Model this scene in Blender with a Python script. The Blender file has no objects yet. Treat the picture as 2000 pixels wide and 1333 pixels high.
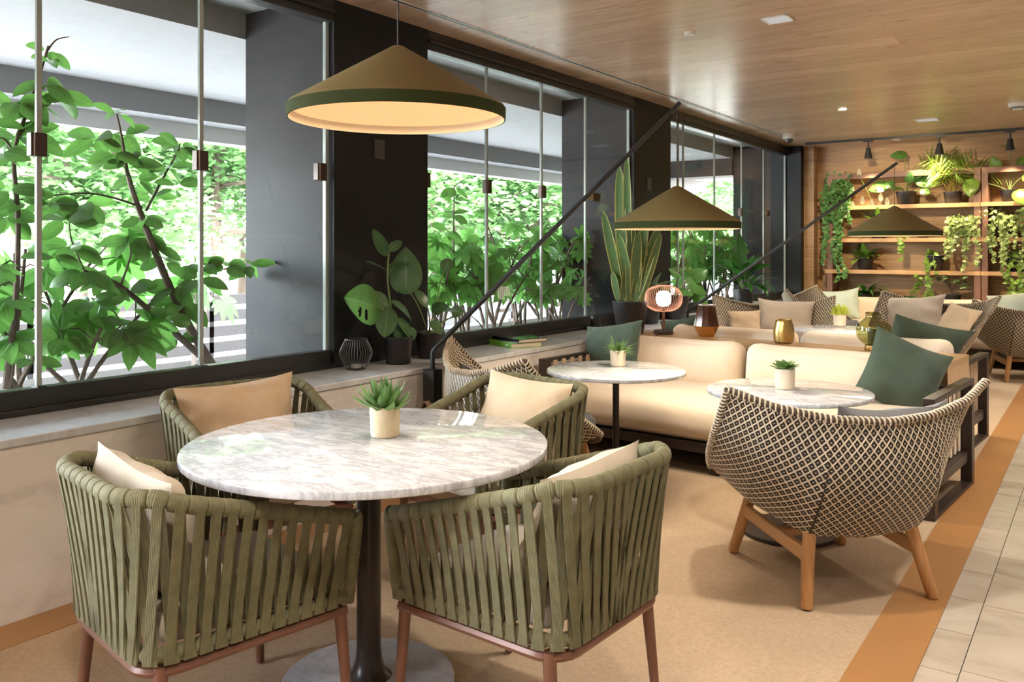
import bpy, math, random
from mathutils import Vector as V, Matrix
R = random.Random(7)
C = bpy.context.scene.collection
PI = math.pi
F = 1660.0; EYE = 1.37; HV = 487.0
YAW = math.atan2(1160.0, F)
CS, SN = math.cos(YAW), math.sin(YAW)

def at(u, v, z=None, x=None, y=None, d=None):
    """a point of the room seen at (u, v) of the 2000x1333 frame, on one known plane"""
    t = (u-1000.0)/F; w = (HV-v)/F
    dx, dy = -SN+CS*t, CS+SN*t
    if z is not None: d = (z-EYE)/w
    elif x is not None: d = x/dx
    elif y is not None: d = y/dy
    return V((dx*d, dy*d, EYE+w*d))

def rnd(a, b): return R.uniform(a, b)

# ------------------------------------------------------------------ meshes
class MB:
    def __init__(s): s.v = []; s.f = []; s.uv = []
    def add(s, vs, fs, uvs=None):
        o = len(s.v)
        s.v += [tuple(p) for p in vs]
        s.f += [tuple(i+o for i in f) for f in fs]
        s.uv += list(uvs) if uvs else [(0.5, 0.5)]*len(vs)
    def box(s, c, size, rz=0.0, M=None):
        hx, hy, hz = size[0]/2, size[1]/2, size[2]/2
        vs = []
        rot = Matrix.Rotation(rz, 3, 'Z') if M is None else M
        for x in (-hx, hx):
            for y in (-hy, hy):
                for z in (-hz, hz): vs.append(V(c)+rot@V((x, y, z)))
        s.add(vs, [(0,1,3,2),(4,6,7,5),(0,4,5,1),(2,3,7,6),(0,2,6,4),(1,5,7,3)])
        return s
    def bx(s, x0, x1, y0, y1, z0, z1):
        return s.box(((x0+x1)/2, (y0+y1)/2, (z0+z1)/2), (abs(x1-x0), abs(y1-y0), abs(z1-z0)))
    def bar(s, p, q, w, h, up=(0,0,1)):
        p, q = V(p), V(q); d = (q-p); L = d.length; d.normalize()
        sd = d.cross(V(up))
        if sd.length < 1e-4: sd = d.cross(V((1,0,0)))
        sd.normalize(); u = sd.cross(d)
        M = Matrix((sd, d, u)).transposed()
        return s.box((p+q)/2, (w, L, h), M=M)
    def tube(s, pts, r, n=8, closed=False, flat=1.0, cap=True):
        pts = [V(p) for p in pts]; m = len(pts)
        rs = r if isinstance(r, (list, tuple)) else [r]*m
        vs, uv = [], []
        prev = None; L = 0
        for i in range(m):
            if closed: t = pts[(i+1) % m]-pts[i-1]
            else: t = pts[min(i+1, m-1)]-pts[max(i-1, 0)]
            if t.length < 1e-9: t = V((0,0,1))
            t.normalize()
            if prev is None:
                a = V((0,0,1)) if abs(t.z) < .9 else V((1,0,0))
                nrm = (a-t*a.dot(t)).normalized()
            else:
                nrm = prev-t*prev.dot(t)
                nrm = nrm.normalized() if nrm.length > 1e-6 else t.orthogonal().normalized()
            prev = nrm; b = t.cross(nrm)
            if i: L += (pts[i]-pts[i-1]).length
            for k in range(n):
                an = 2*PI*k/n
                vs.append(pts[i]+(nrm*math.cos(an)+b*math.sin(an)*flat)*rs[i]); uv.append((k/n, L))
        fs = []
        for i in range(m if closed else m-1):
            j = (i+1) % m
            for k in range(n):
                k2 = (k+1) % n
                fs.append((i*n+k, i*n+k2, j*n+k2, j*n+k))
        if cap and not closed:
            fs.append(tuple(range(n-1, -1, -1))); fs.append(tuple((m-1)*n+k for k in range(n)))
        s.add(vs, fs, uv); return s
    def lathe(s, prof, n=32, c=(0,0,0), M=None):
        c = V(c); vs, uv, fs = [], [], []; m = len(prof)
        for i, (r, z) in enumerate(prof):
            for k in range(n):
                an = 2*PI*k/n
                p = V((max(r, 1e-5)*math.cos(an), max(r, 1e-5)*math.sin(an), z))
                vs.append(c+(M@p if M else p)); uv.append((k/n, i/(m-1)))
        for i in range(m-1):
            for k in range(n):
                k2 = (k+1) % n
                fs.append((i*n+k, i*n+k2, (i+1)*n+k2, (i+1)*n+k))
        s.add(vs, fs, uv); return s
    def grid(s, fn, nu, nv, wrap=False):
        vs, uv, fs = [], [], []
        for i in range(nu+1):
            for j in range(nv+1):
                vs.append(fn(i/nu, j/nv)); uv.append((i/nu, j/nv))
        for i in range(nu):
            for j in range(nv):
                a = i*(nv+1)+j
                fs.append((a, a+nv+1, a+nv+2, a+1))
        s.add(vs, fs, uv); return s
    def clamp(s, ax, lo=None, hi=None):
        def f(p):
            p = list(p)
            if lo is not None and p[ax] < lo: p[ax] = lo+.02*math.tanh((p[ax]-lo)*3)
            if hi is not None and p[ax] > hi: p[ax] = hi+.02*math.tanh((p[ax]-hi)*3)
            return tuple(p)
        s.v = [f(p) for p in s.v]; return s
    def build(s, name, mat, parent=None, smooth=True, bevel=0, solid=0, ang=40, seg=2):
        me = bpy.data.meshes.new(name)
        me.from_pydata(s.v, [], s.f); me.validate(verbose=False)
        if len(me.vertices) == len(s.uv):
            l = me.uv_layers.new(name='uv')
            idx = [0]*len(me.loops); me.loops.foreach_get('vertex_index', idx)
            fl = [0.0]*(2*len(idx))
            for k, i in enumerate(idx): fl[2*k], fl[2*k+1] = s.uv[i]
            l.data.foreach_set('uv', fl)
        if smooth:
            me.shade_smooth()
            try: me.set_sharp_from_angle(angle=math.radians(ang))
            except Exception: pass
        me.materials.append(mat)
        o = bpy.data.objects.new(name, me); C.objects.link(o)
        if parent: o.parent = parent
        if solid:
            m = o.modifiers.new('thickness', 'SOLIDIFY'); m.thickness = solid; m.offset = 0
        if bevel:
            m = o.modifiers.new('bevel', 'BEVEL'); m.width = bevel; m.segments = seg; m.limit_method = 'ANGLE'; m.angle_limit = math.radians(35)
        return o

def tag(o, label=None, cat=None, group=None, kind=None):
    if label: o['label'] = label
    if cat: o['category'] = cat
    if group: o['group'] = group
    if kind: o['kind'] = kind
    return o
def thing(name, label, cat, loc=(0,0,0), rz=0.0, group=None, kind=None, sc=1.0):
    o = bpy.data.objects.new(name, None); C.objects.link(o)
    o.empty_display_size = .1
    o.location = loc; o.rotation_euler = (0, 0, rz); o.scale = (sc, sc, sc)
    return tag(o, label, cat, group, kind)
def struct(mb, name, mat, parent=None, **k):
    return tag(mb.build(name, mat, parent, **k), kind=None if parent else 'structure')
def clone(root, loc=None, rz=None, label=None, group=None, sc=None):
    r = root.copy(); C.objects.link(r)
    if loc is not None: r.location = loc
    if rz is not None: r.rotation_euler = (0, 0, rz)
    if sc is not None: r.scale = (sc, sc, sc)
    if label: r['label'] = label
    if group: r['group'] = group
    for ch in list(root.children):
        c = ch.copy(); C.objects.link(c); c.parent = r
        for g in list(ch.children):
            d = g.copy(); C.objects.link(d); d.parent = c
    return r

def rbox(mb, c, size, r, n=10, bulge=(0,0,0), M=None, puff=0.0, rnds=0.0):
    """rounded, slightly stuffed box"""
    h = [x/2 for x in size]; c = V(c); vs = {}; fs = []; out = []
    rr = R if rnds else None
    def vert(p):
        k = (round(p[0], 5), round(p[1], 5), round(p[2], 5))
        if k not in vs:
            q = V((p[0]*h[0], p[1]*h[1], p[2]*h[2]))
            inn = V([max(-h[i]+r, min(h[i]-r, q[i])) for i in range(3)])
            d = q-inn
            if d.length > 1e-9: q = inn+d.normalized()*r
            w = [1-p[i]**2 for i in range(3)]
            q.x += math.copysign(bulge[0]*w[1]*w[2], p[0])*abs(p[0])
            q.y += math.copysign(bulge[1]*w[0]*w[2], p[1])*abs(p[1])
            q.z += math.copysign(bulge[2]*w[0]*w[1], p[2])*abs(p[2])
            vs[k] = len(out); out.append(c+(M@q if M else q))
        return vs[k]
    # denser towards the edges
    g = [math.sin(PI/2*(-1+2*i/n)) for i in range(n+1)]
    for ax in range(3):
        for sg in (-1, 1):
            for i in range(n):
                for j in range(n):
                    qs = []
                    for a, b in ((i,j),(i+1,j),(i+1,j+1),(i,j+1)):
                        p = [0,0,0]; p[ax] = sg; p[(ax+1)%3] = g[a]; p[(ax+2)%3] = g[b]
                        qs.append(vert(p))
                    fs.append(tuple(qs if sg > 0 else qs[::-1]))
    uv = []
    mb.add(out, fs); return mb

def pillow_mb(w, h, t, ear=.07, seed=1, n=22):
    """soft cushion with pointed corners; local x = width, z = height, y = thickness; stands on z = 0"""
    rr = random.Random(seed); mb = MB()
    ph = [rr.uniform(0, 6.28) for _ in range(8)]
    def fn(sd):
        def f(a, b):
            x, z = -1+2*a, -1+2*b
            ex = 1-ear*(1-z*z)**1.0*1.0
            ez = 1-ear*(1-x*x)**1.0*1.0
            px, pz = x*ex*w/2, z*ez*h/2
            th = max(0, (1-abs(x)**2.6))**.55*max(0, (1-abs(z)**2.6))**.55
            cr = (abs(x)*abs(z))**2
            wr = .05*math.sin(7*x+3*z+ph[0])*cr + .035*math.sin(9*z-5*x+ph[1]) * (x*x) + .03*math.sin(4*x*z*3+ph[2])
            py = sd*t/2*th*(1+wr*3.2)
            py += .014*math.sin(3*x+ph[3])*math.sin(2.5*z+ph[4])
            return V((px, py, pz+h/2))
        return f
    mb.grid(fn(1), n, n); 
    k = len(mb.v)
    mb.grid(fn(-1), n, n)
    mb.f = [f if i < n*n else f[::-1] for i, f in enumerate(mb.f)]
    return mb

# ------------------------------------------------------------------ leaves
def leaf(mb, p, d, nrm, L, W, curl=.5, fold=.18, n=6, a=.72, pw=.85, twist=0.0):
    p = V(p); d = V(d).normalized(); nrm = V(nrm)
    nrm = nrm-d*nrm.dot(d)
    if nrm.length < 1e-4: nrm = d.orthogonal()
    nrm.normalize(); sd = d.cross(nrm)
    if twist:
        Mx = Matrix.Rotation(twist, 3, d); nrm = Mx@nrm; sd = Mx@sd
    vs, uv, fs = [], [], []
    pos = p.copy(); st = L/n
    for i in range(n+1):
        t = i/n; th = curl*t
        dd = d*math.cos(th)-nrm*math.sin(th); nn = nrm*math.cos(th)+d*math.sin(th)
        if i: pos = pos+dd*st
        w = W/2*max(0.0, math.sin(PI*min(1, max(.012, t)**a)))**pw
        if i == n: w = 0.0005
        vs += [pos-sd*w+nn*fold*w*1.0, pos, pos+sd*w+nn*fold*w]
        uv += [(0, t), (.5, t), (1, t)]
    for i in range(n):
        b = 3*i
        fs += [(b, b+1, b+4, b+3), (b+1, b+2, b+5, b+4)]
    mb.add(vs, fs, uv)
    return pos

def disc_leaf(mb, p, d, nrm, L, W, outline, curl=.35, cup=.12, n=20, m=8, holes=()):
    """broad leaf: outline(t) gives the half width 0..1 along the midrib; holes are (t, s, rt, rs)"""
    p = V(p); d = V(d).normalized(); nrm = V(nrm); nrm = (nrm-d*nrm.dot(d)).normalized(); sd = d.cross(nrm)
    vs, uv, fs = [], [], []
    pos = p.copy(); st = L/n
    for i in range(n+1):
        t = i/n; th = curl*(t-.3)
        dd = d*math.cos(th)-nrm*math.sin(th); nn = nrm*math.cos(th)+d*math.sin(th)
        if i: pos = pos+dd*st
        lo, hi = outline(t)
        for j in range(-m, m+1):
            q = j/m; w = W/2*q*hi; bk = -lo*abs(q)*L
            vs.append(pos+sd*w+d*bk-nn*cup*W*q*q); uv.append((.5+.5*q, t))
    k = 2*m+1
    for i in range(n):
        for j in range(2*m):
            tc, sc = (i+.5)/n, (j+.5-m)/m
            if any(((tc-h[0])/h[2])**2+((sc-h[1])/h[3])**2 < 1 for h in holes): continue
            a = i*k+j; fs.append((a, a+1, a+k+1, a+k))
    mb.add(vs, fs, uv)
def heart(t):      # (backward sweep of the lobes, half width)
    w = math.sin(PI*max(.0, min(1, t))**.62)**.75 if 0 < t < 1 else 0.02
    return (.20*max(0, 1-2.2*t), max(w, .02))
def oval(t):
    return (0, max(.02, math.sin(PI*t**.85)**.6 if 0 < t < 1 else .02))

def fatsia(mb, p, d, nrm, r, lobes=8):
    """hand-shaped leaf: lobes round one point"""
    d = V(d).normalized(); nrm = V(nrm); nrm = (nrm-d*nrm.dot(d)).normalized()
    for k in range(lobes):
        an = math.radians(-135+270*k/(lobes-1))
        dd = Matrix.Rotation(an, 3, nrm)@d
        ln = r*(1-.35*abs(an)/2.36)
        leaf(mb, p, dd, nrm+dd*.05, ln, ln*.42, curl=rnd(.2,.7), fold=.22, n=5, a=.95, pw=.75)

def curve_pts(p0, p1, p2, n=8):
    p0, p1, p2 = V(p0), V(p1), V(p2)
    return [p0*(1-t)**2+p1*2*t*(1-t)+p2*t*t for t in [i/n for i in range(n+1)]]
def spline(pts, k=6, closed=False):
    pts = [V(p) for p in pts]; out = []; m = len(pts)
    rng = range(m) if closed else range(m-1)
    for i in rng:
        if closed: a, b, c, d = pts[i-1], pts[i], pts[(i+1)%m], pts[(i+2)%m]
        else: a, b, c, d = pts[max(i-1,0)], pts[i], pts[i+1], pts[min(i+2,m-1)]
        for j in range(k):
            t = j/k
            out.append(.5*((2*b)+(c-a)*t+(2*a-5*b+4*c-d)*t*t+(3*b-3*c+d-a)*t**3))
    if not closed: out.append(pts[-1])
    return out
# ------------------------------------------------------------------ materials
class N:
    def __init__(s, name):
        s.m = bpy.data.materials.new(name); s.m.use_nodes = True
        s.t = s.m.node_tree; s.b = s.t.nodes['Principled BSDF']; s.out = s.t.nodes['Material Output']
    def n(s, typ, props=None, **ins):
        x = s.t.nodes.new(typ)
        for k, v in (props or {}).items(): setattr(x, k, v)
        for k, v in ins.items():
            k2 = int(k[1:]) if k[0] == 'i' and k[1:].isdigit() else k.replace('_', ' ')
            s.set(x.inputs[k2], v)
        return x
    def set(s, sock, v):
        if hasattr(v, 'is_output'): s.t.links.new(v, sock)
        elif hasattr(v, 'outputs'): s.t.links.new(v.outputs[0], sock)
        elif isinstance(v, tuple) and len(v) == 3 and sock.type == 'RGBA': sock.default_value = (*v, 1)
        else: sock.default_value = v
    def bs(s, **k):
        for a, v in k.items(): s.set(s.b.inputs[a.replace('_', ' ')], v)
        return s
    def math(s, op, a, b=0.0, c=None):
        x = s.t.nodes.new('ShaderNodeMath'); x.operation = op
        s.set(x.inputs[0], a); s.set(x.inputs[1], b)
        if c is not None: s.set(x.inputs[2], c)
        return x.outputs[0]
    def coord(s, kind='Object', scale=(1,1,1), rot=(0,0,0), loc=(0,0,0)):
        tc = s.t.nodes.new('ShaderNodeTexCoord')
        return s.n('ShaderNodeMapping', None, Vector=tc.outputs[kind], Scale=scale, Rotation=rot, Location=loc).outputs[0]
    def noise(s, vec, scale, detail=4, rough=.55, dist=0.0):
        return s.n('ShaderNodeTexNoise', None, Vector=vec, Scale=scale, Detail=detail, Roughness=rough, Distortion=dist)
    def ramp(s, fac, *stops, mode='LINEAR'):
        x = s.t.nodes.new('ShaderNodeValToRGB'); x.color_ramp.interpolation = mode
        s.set(x.inputs[0], fac); e = x.color_ramp.elements
        while len(e) < len(stops): e.new(.5)
        for i, (p, c) in enumerate(stops):
            e[i].position = p; e[i].color = (*c, 1) if len(c) == 3 else c
        return x.outputs[0]
    def mix(s, fac, a, b, mode='MIX'):
        x = s.t.nodes.new('ShaderNodeMix'); x.data_type = 'RGBA'; x.blend_type = mode
        s.set(x.inputs[0], fac); s.set(x.inputs[6], a); s.set(x.inputs[7], b)
        return x.outputs[2]
    def bump(s, h, st=.3, dist=.01):
        x = s.n('ShaderNodeBump', None, Strength=st, Distance=dist, Height=h)
        s.t.links.new(x.outputs[0], s.b.inputs['Normal']); return s

def plain(name, col, rough=.5, metal=0.0, var=0.0, vs=8.0, bump=0.0, bsc=200.0, spec=.5, sheen=0.0, **k):
    m = N(name); c = m.coord()
    m.bs(Roughness=rough, Metallic=metal)
    m.b.inputs['Specular IOR Level'].default_value = spec
    if sheen: m.b.inputs['Sheen Weight'].default_value = sheen
    if var:
        n = m.noise(c, vs)
        m.bs(Base_Color=m.ramp(n.outputs[0], (.25, tuple(x*(1-var) for x in col)), (.75, tuple(min(1, x*(1+var)) for x in col))))
    else: m.bs(Base_Color=col)
    if bump: m.bump(m.noise(c, bsc, 2).outputs[0], bump, .003)
    return m.m

def fabric(name, col, scale=420.0, bump=.35, var=.10):
    m = N(name); c = m.coord()
    w1 = m.n('ShaderNodeTexWave', {'bands_direction': 'X'}, Vector=c, Scale=scale/2.2, Distortion=1.0, Detail=1.0)
    w2 = m.n('ShaderNodeTexWave', {'bands_direction': 'Z'}, Vector=c, Scale=scale/2.2, Distortion=1.0, Detail=1.0)
    h = m.math('ADD', w1.outputs[1], w2.outputs[1])
    n = m.noise(c, 40, 4); n2 = m.noise(c, 5, 3)
    f = m.math('ADD', m.math('MULTIPLY', n.outputs[0], .6), m.math('MULTIPLY', h, .2))
    m.bs(Base_Color=m.ramp(f, (.2, tuple(x*(1-var) for x in col)), (.8, tuple(min(1, x*(1+var)) for x in col))), Roughness=.9)
    m.b.inputs['Sheen Weight'].default_value = .15; m.b.inputs['Specular IOR Level'].default_value = .2
    hh = m.math('ADD', m.math('MULTIPLY', h, .5), m.math('MULTIPLY', n2.outputs[0], 4.0))
    m.bump(hh, bump, .002); return m.m

def marble(name, base=(.86,.86,.85), vein=(.45,.46,.48), scale=5.0, rough=.12, stretch=(1,3,1), rot=.6, cloud=.35):
    m = N(name); c = m.coord(scale=stretch, rot=(0,0,rot))
    d = m.noise(c, scale*.6, 5, .6)
    v1 = m.n('ShaderNodeVectorMath', {'operation': 'ADD'}, i0=c, i1=m.n('ShaderNodeVectorMath', {'operation': 'SCALE'}, i0=d.outputs[1], Scale=.55).outputs[0])
    n = m.noise(v1.outputs[0], scale, 8, .62)
    ve = m.math('ABSOLUTE', m.math('SUBTRACT', n.outputs[0], .5))
    vein_f = m.ramp(ve, (0, (1,1,1)), (.05, (.25,.25,.25)), (.13, (0,0,0)))
    cl = m.noise(c, scale*.9, 6, .65)
    b2 = tuple(x*(1-cloud*.55) for x in base)
    col = m.mix(m.ramp(cl.outputs[0], (.38, (0,0,0)), (.68, (1,1,1))), base, b2)
    m.bs(Base_Color=m.mix(m.math('MULTIPLY', vein_f, .55), col, vein), Roughness=rough)
    return m.m

def planks(name, cols, plank=.19, length=2.4, along='X', rough=.42, plane='XY', gap=.002, knots=True, gs=1.0):
    """boards with grain; along = the axis the boards run, plane = the surface's plane"""
    m = N(name); tc = m.t.nodes.new('ShaderNodeTexCoord')
    sp = m.n('ShaderNodeSeparateXYZ', None, i0=tc.outputs['Object'])
    ax = {'X': sp.outputs[0], 'Y': sp.outputs[1], 'Z': sp.outputs[2]}
    other = [a for a in plane if a != along][0]
    v = m.n('ShaderNodeCombineXYZ', None, X=ax[along], Y=ax[other], Z=0.0)
    br = m.n('ShaderNodeTexBrick', {'offset': .37, 'offset_frequency': 2}, Vector=v.outputs[0], Color1=(0,0,0), Color2=(1,1,1), Mortar=(.5,.5,.5), Scale=1.0, Mortar_Size=gap, Mortar_Smooth=.3, Bias=0.0, Brick_Width=length, Row_Height=plank)
    off = m.n('ShaderNodeVectorMath', {'operation': 'SCALE'}, i0=br.outputs[0], Scale=7.0)
    gv = m.n('ShaderNodeVectorMath', {'operation': 'ADD'}, i0=v.outputs[0], i1=off.outputs[0])
    mp = m.n('ShaderNodeMapping', None, Vector=gv.outputs[0], Scale=(1.1*gs, 16*gs, 1))
    g1 = m.noise(mp.outputs[0], 2.2, 7, .62, .7)
    mp2 = m.n('ShaderNodeMapping', None, Vector=gv.outputs[0], Scale=(2.2*gs, 7*gs, 1))
    g2 = m.noise(mp2.outputs[0], 1.6, 3, .5)
    col = m.ramp(g1.outputs[0], (.28, cols[0]), (.52, cols[1]), (.78, cols[2]))
    tone = m.ramp(br.outputs[0], (0, (.86,.84,.82)), (1, (1.08,1.08,1.08)))
    col = m.mix(1.0, col, tone, 'MULTIPLY')
    if knots:
        k = m.ramp(g2.outputs[0], (.24, (.55,.5,.47)), (.36, (1,1,1)))
        col = m.mix(1.0, col, k, 'MULTIPLY')
    m.bs(Base_Color=m.mix(br.outputs[1], col, tuple(x*.45 for x in cols[0])), Roughness=rough)
    m.bump(m.math('SUBTRACT', m.math('MULTIPLY', g1.outputs[0], .25), br.outputs[1]), .12, .002)
    return m.m

def leafmat(name, col, back=None, trans=.35, rough=.35, vein=.25, edge=None, var=.25, band=None):
    m = N(name); tc = m.t.nodes.new('ShaderNodeTexCoord')
    sp = m.n('ShaderNodeSeparateXYZ', None, i0=tc.outputs['UV'])
    x = m.math('ABSOLUTE', m.math('SUBTRACT', sp.outputs[0], .5))
    nz = m.noise(m.coord(), 9, 3)
    c = m.ramp(nz.outputs[0], (.3, tuple(v*(1-var) for v in col)), (.7, tuple(v*(1+var) for v in col)))
    mid = m.ramp(x, (0, (1,1,1)), (.05, (0,0,0)))
    sv = m.math('SINE', m.math('MULTIPLY', m.math('SUBTRACT', sp.outputs[1], m.math('MULTIPLY', x, .35)), 75.0))
    c = m.mix(m.math('MULTIPLY', m.math('GREATER_THAN', sv, .93), .35*vein*2), c, tuple(min(1, v*1.7+.03) for v in col))
    c = m.mix(m.math('MULTIPLY', mid, vein*2), c, tuple(min(1, v*1.9+.05) for v in col))
    if band:
        b = m.noise(m.coord(scale=(3,3,30)), 2.5, 3, .6, .8)
        c = m.mix(m.ramp(b.outputs[0], (.45, (0,0,0)), (.6, (1,1,1))), c, band)
    if edge:
        c = m.mix(m.ramp(x, (.385, (0,0,0)), (.42, (1,1,1))), c, edge)
    m.bs(Base_Color=c, Roughness=rough)
    tr = m.n('ShaderNodeBsdfTranslucent', None, Color=m.mix(.5, c, tuple(min(1, v*1.6) for v in col)))
    ms = m.n('ShaderNodeMixShader', None, i0=trans, i1=m.b.outputs[0], i2=tr.outputs[0])
    m.t.links.new(ms.outputs[0], m.out.inputs[0]); return m.m

def glassmat(name, tint=(1,1,1), refl=1.0, rough=0.0):
    m = N(name)
    fr = m.n('ShaderNodeFresnel', None, IOR=1.45)
    g = m.n('ShaderNodeBsdfGlossy', None, Color=(1,1,1), Roughness=rough)
    t = m.n('ShaderNodeBsdfTransparent', None, Color=tint)
    geo = m.t.nodes.new('ShaderNodeNewGeometry')
    f = m.math('MULTIPLY', m.math('MULTIPLY', fr.outputs[0], refl), m.math('SUBTRACT', 1.0, geo.outputs['Backfacing']))
    ms = m.n('ShaderNodeMixShader', None, i0=f, i1=t.outputs[0], i2=g.outputs[0])
    m.t.links.new(ms.outputs[0], m.out.inputs[0]); return m.m
def emit(name, col, st):
    m = N(name); m.bs(Base_Color=col, Emission_Color=col, Emission_Strength=st); return m.m

def ropemat(name, col, freq=900.0, across=False, var=.16):
    """flat braided rope: fine ribs along the strap (across=False reads uv.x, True reads uv.y)"""
    m = N(name); tc = m.t.nodes.new('ShaderNodeTexCoord')
    sp = m.n('ShaderNodeSeparateXYZ', None, i0=tc.outputs['UV'])
    s = m.math('SINE', m.math('MULTIPLY', sp.outputs[1 if across else 0], freq))
    nz = m.noise(m.coord(), 30, 3)
    f = m.math('ADD', m.math('MULTIPLY', s, .22), nz.outputs[0])
    m.bs(Base_Color=m.ramp(f, (.25, tuple(v*(1-var*1.6) for v in col)), (.8, tuple(v*(1+var) for v in col))), Roughness=.78)
    m.b.inputs['Specular IOR Level'].default_value = .3
    m.bump(s, .5, .0015); return m.m

def weavemat(name, dark, light, cords=True):
    """woven shell between the raised cords: uv = (column, row); small pale loop in each dark cell"""
    m = N(name); tc = m.t.nodes.new('ShaderNodeTexCoord')
    sp = m.n('ShaderNodeSeparateXYZ', None, i0=tc.outputs['UV'])
    p = m.math('FRACT', m.math('ADD', sp.outputs[0], sp.outputs[1]))
    q = m.math('FRACT', m.math('ADD', m.math('SUBTRACT', sp.outputs[0], sp.outputs[1]), 100.0))
    a = m.math('ABSOLUTE', m.math('SUBTRACT', p, q)); b = m.math('ABSOLUTE', m.math('SUBTRACT', m.math('ADD', p, q), 1.0))
    dash = m.math('MULTIPLY', m.math('LESS_THAN', a, .09), m.math('LESS_THAN', b, .20))
    fac = dash
    if cords:
        l1 = m.math('LESS_THAN', m.math('ABSOLUTE', m.math('SUBTRACT', p, .5)), .0)
        e1 = m.math('GREATER_THAN', m.math('ABSOLUTE', m.math('SUBTRACT', p, .5)), .36)
        e2 = m.math('GREATER_THAN', m.math('ABSOLUTE', m.math('SUBTRACT', q, .5)), .36)
        fac = m.math('MAXIMUM', dash, m.math('MAXIMUM', e1, e2))
    m.bs(Base_Color=m.mix(fac, dark, light), Roughness=.6)
    m.bump(fac, .6, .004); return m.m

MT = {}
MT['ceil'] = planks('oak_ceiling', ((.47,.325,.23),(.64,.46,.34),(.76,.59,.46)), plank=.24, length=3.2, along='X', rough=.27, plane='XY', gap=.0012)
MT['oakwall'] = planks('oak_wall', ((.27,.155,.075),(.40,.25,.13),(.50,.33,.18)), plank=.26, length=2.6, along='X', rough=.5, plane='XZ', gap=.002)
MT['shelf'] = planks('shelf_oak', ((.42,.24,.11),(.55,.34,.17),(.62,.40,.22)), plank=.5, length=5, along='X', rough=.45, plane='XY', gap=.0005, knots=False)
MT['console'] = planks('console_oak', ((.50,.31,.16),(.60,.40,.22),(.68,.47,.28)), plank=.6, length=5, along='X', rough=.2, plane='XY', gap=.0003, knots=False)
MT['frame_brown'] = plain('brown_shelf_frame', (.20,.10,.07), .45, var=.1)
MT['black'] = plain('black_wall', (.010,.011,.013), .5, var=.3, vs=3, bump=.1, bsc=260, spec=.22)
MT['blackmetal'] = plain('black_metal', (.014,.014,.015), .38, bump=.05)
MT['darkpillar'] = plain('dark_stone', (.013,.0135,.015), .6, var=.4, vs=3, spec=.12)
MT['sofaframe'] = plain('bronze_frame', (.045,.032,.026), .38, .3)
MT['brownmetal'] = plain('brown_metal', (.155,.066,.038), .42, .15, var=.1)
MT['column'] = plain('dark_bronze_column', (.030,.023,.020), .33, .4)
MT['sill'] = marble('grey_marble_sill', (.76,.79,.83), (.50,.53,.57), 2.2, .2, (1,1.6,1), .3, .35)
MT['bench'] = marble('white_marble_panel', (.90,.87,.85), (.60,.58,.57), 1.1, .22, (1,1.2,2.2), .5, .18)
MT['carrara'] = marble('carrara_top', (.71,.725,.75), (.22,.23,.25), 5.0, .05, (1,2.6,1), .5, .62)
MT['base_marble'] = marble('grey_marble_base', (.56,.57,.60), (.34,.35,.38), 5, .25, (1,2,1), .3, .3)
MT['strip'] = plain('tan_border', (.34,.17,.060), .42, var=.10, vs=2, bump=.05)
MT['beige'] = fabric('beige_linen', (.58,.44,.29), 380)
MT['beige2'] = fabric('pale_linen', (.50,.43,.33), 380)
MT['taupe'] = fabric('taupe_linen', (.47,.39,.31), 300)
MT['greyfab'] = fabric('grey_linen', (.20,.20,.20), 300)
MT['cream'] = fabric('cream_upholstery', (.74,.63,.49), 700, .12, .04)
MT['velvet'] = plain('green_velvet', (.046,.074,.048), .8, var=.25, vs=7, bump=.15, bsc=9, sheen=.15)
MT['mint'] = fabric('mint_linen', (.50,.56,.46), 400)
MT['rope'] = ropemat('olive_strap', (.150,.140,.075), freq=40.0)
MT['ropewrap'] = ropemat('olive_wrap', (.165,.155,.085), freq=1500.0, across=True)
MT['weave'] = weavemat('woven_shell', (.014,.009,.006), (.55,.44,.30), False)
MT['weavepan'] = weavemat('woven_seat', (.020,.013,.009), (.50,.40,.27), True)
MT['cord'] = plain('pale_cord', (.54,.45,.33), .6, var=.12, vs=30)
MT['teak'] = planks('teak_legs', ((.36,.17,.06),(.50,.26,.10),(.60,.34,.15)), plank=.3, length=4, along='Z', rough=.45, plane='XZ', gap=.0001, knots=False, gs=2.0)
MT['shade'] = plain('olive_shade', (.150,.110,.036), .62, var=.06, vs=2, bump=.06, bsc=400)
MT['shadeband'] = plain('green_shade_band', (.035,.045,.016), .9, spec=.1)
MT['shadein'] = plain('cream_lining', (.80,.66,.46), .8)
MT['diff'] = emit('lamp_diffuser', (1.0,.60,.28), .60)
MT['glass'] = glassmat('window_glass', (.95,.97,.96), .7)
MT['clearglass'] = glassmat('clear_glass', (.86,.88,.88), 1.3)
MT['seal'] = plain('pale_pane_joint', (.34,.39,.37), .25)
MT['clip'] = plain('bronze_clip', (.055,.035,.03), .35, .5)
MT['steel'] = plain('brushed_steel', (.6,.58,.54), .3, .9)
MT['soffit'] = plain('canopy_plaster', (.30,.30,.31), .85, var=.05)
MT['white'] = plain('white_plastic', (.80,.79,.76), .4)
MT['offwall'] = plain('warm_plaster', (.80,.77,.72), .8)
MT['potblack'] = plain('black_pot', (.016,.014,.016), .42)
MT['soil'] = plain('potting_soil', (.035,.022,.014), .95, var=.4, vs=40, bump=.6, bsc=60)
MT['potcream'] = plain('cream_ceramic', (.62,.53,.40), .6, var=.08, vs=12, bump=.05, bsc=80)
MT['potwhite'] = plain('pale_ceramic', (.66,.64,.58), .5)
MT['stem'] = plain('green_stem', (.16,.24,.07), .5)
MT['bark'] = plain('bark', (.10,.07,.055), .85, var=.35, vs=20, bump=.4, bsc=60)
MT['L_shrub'] = leafmat('shrub_leaf', (.075,.185,.038), var=.5, trans=.45, rough=.32)
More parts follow.
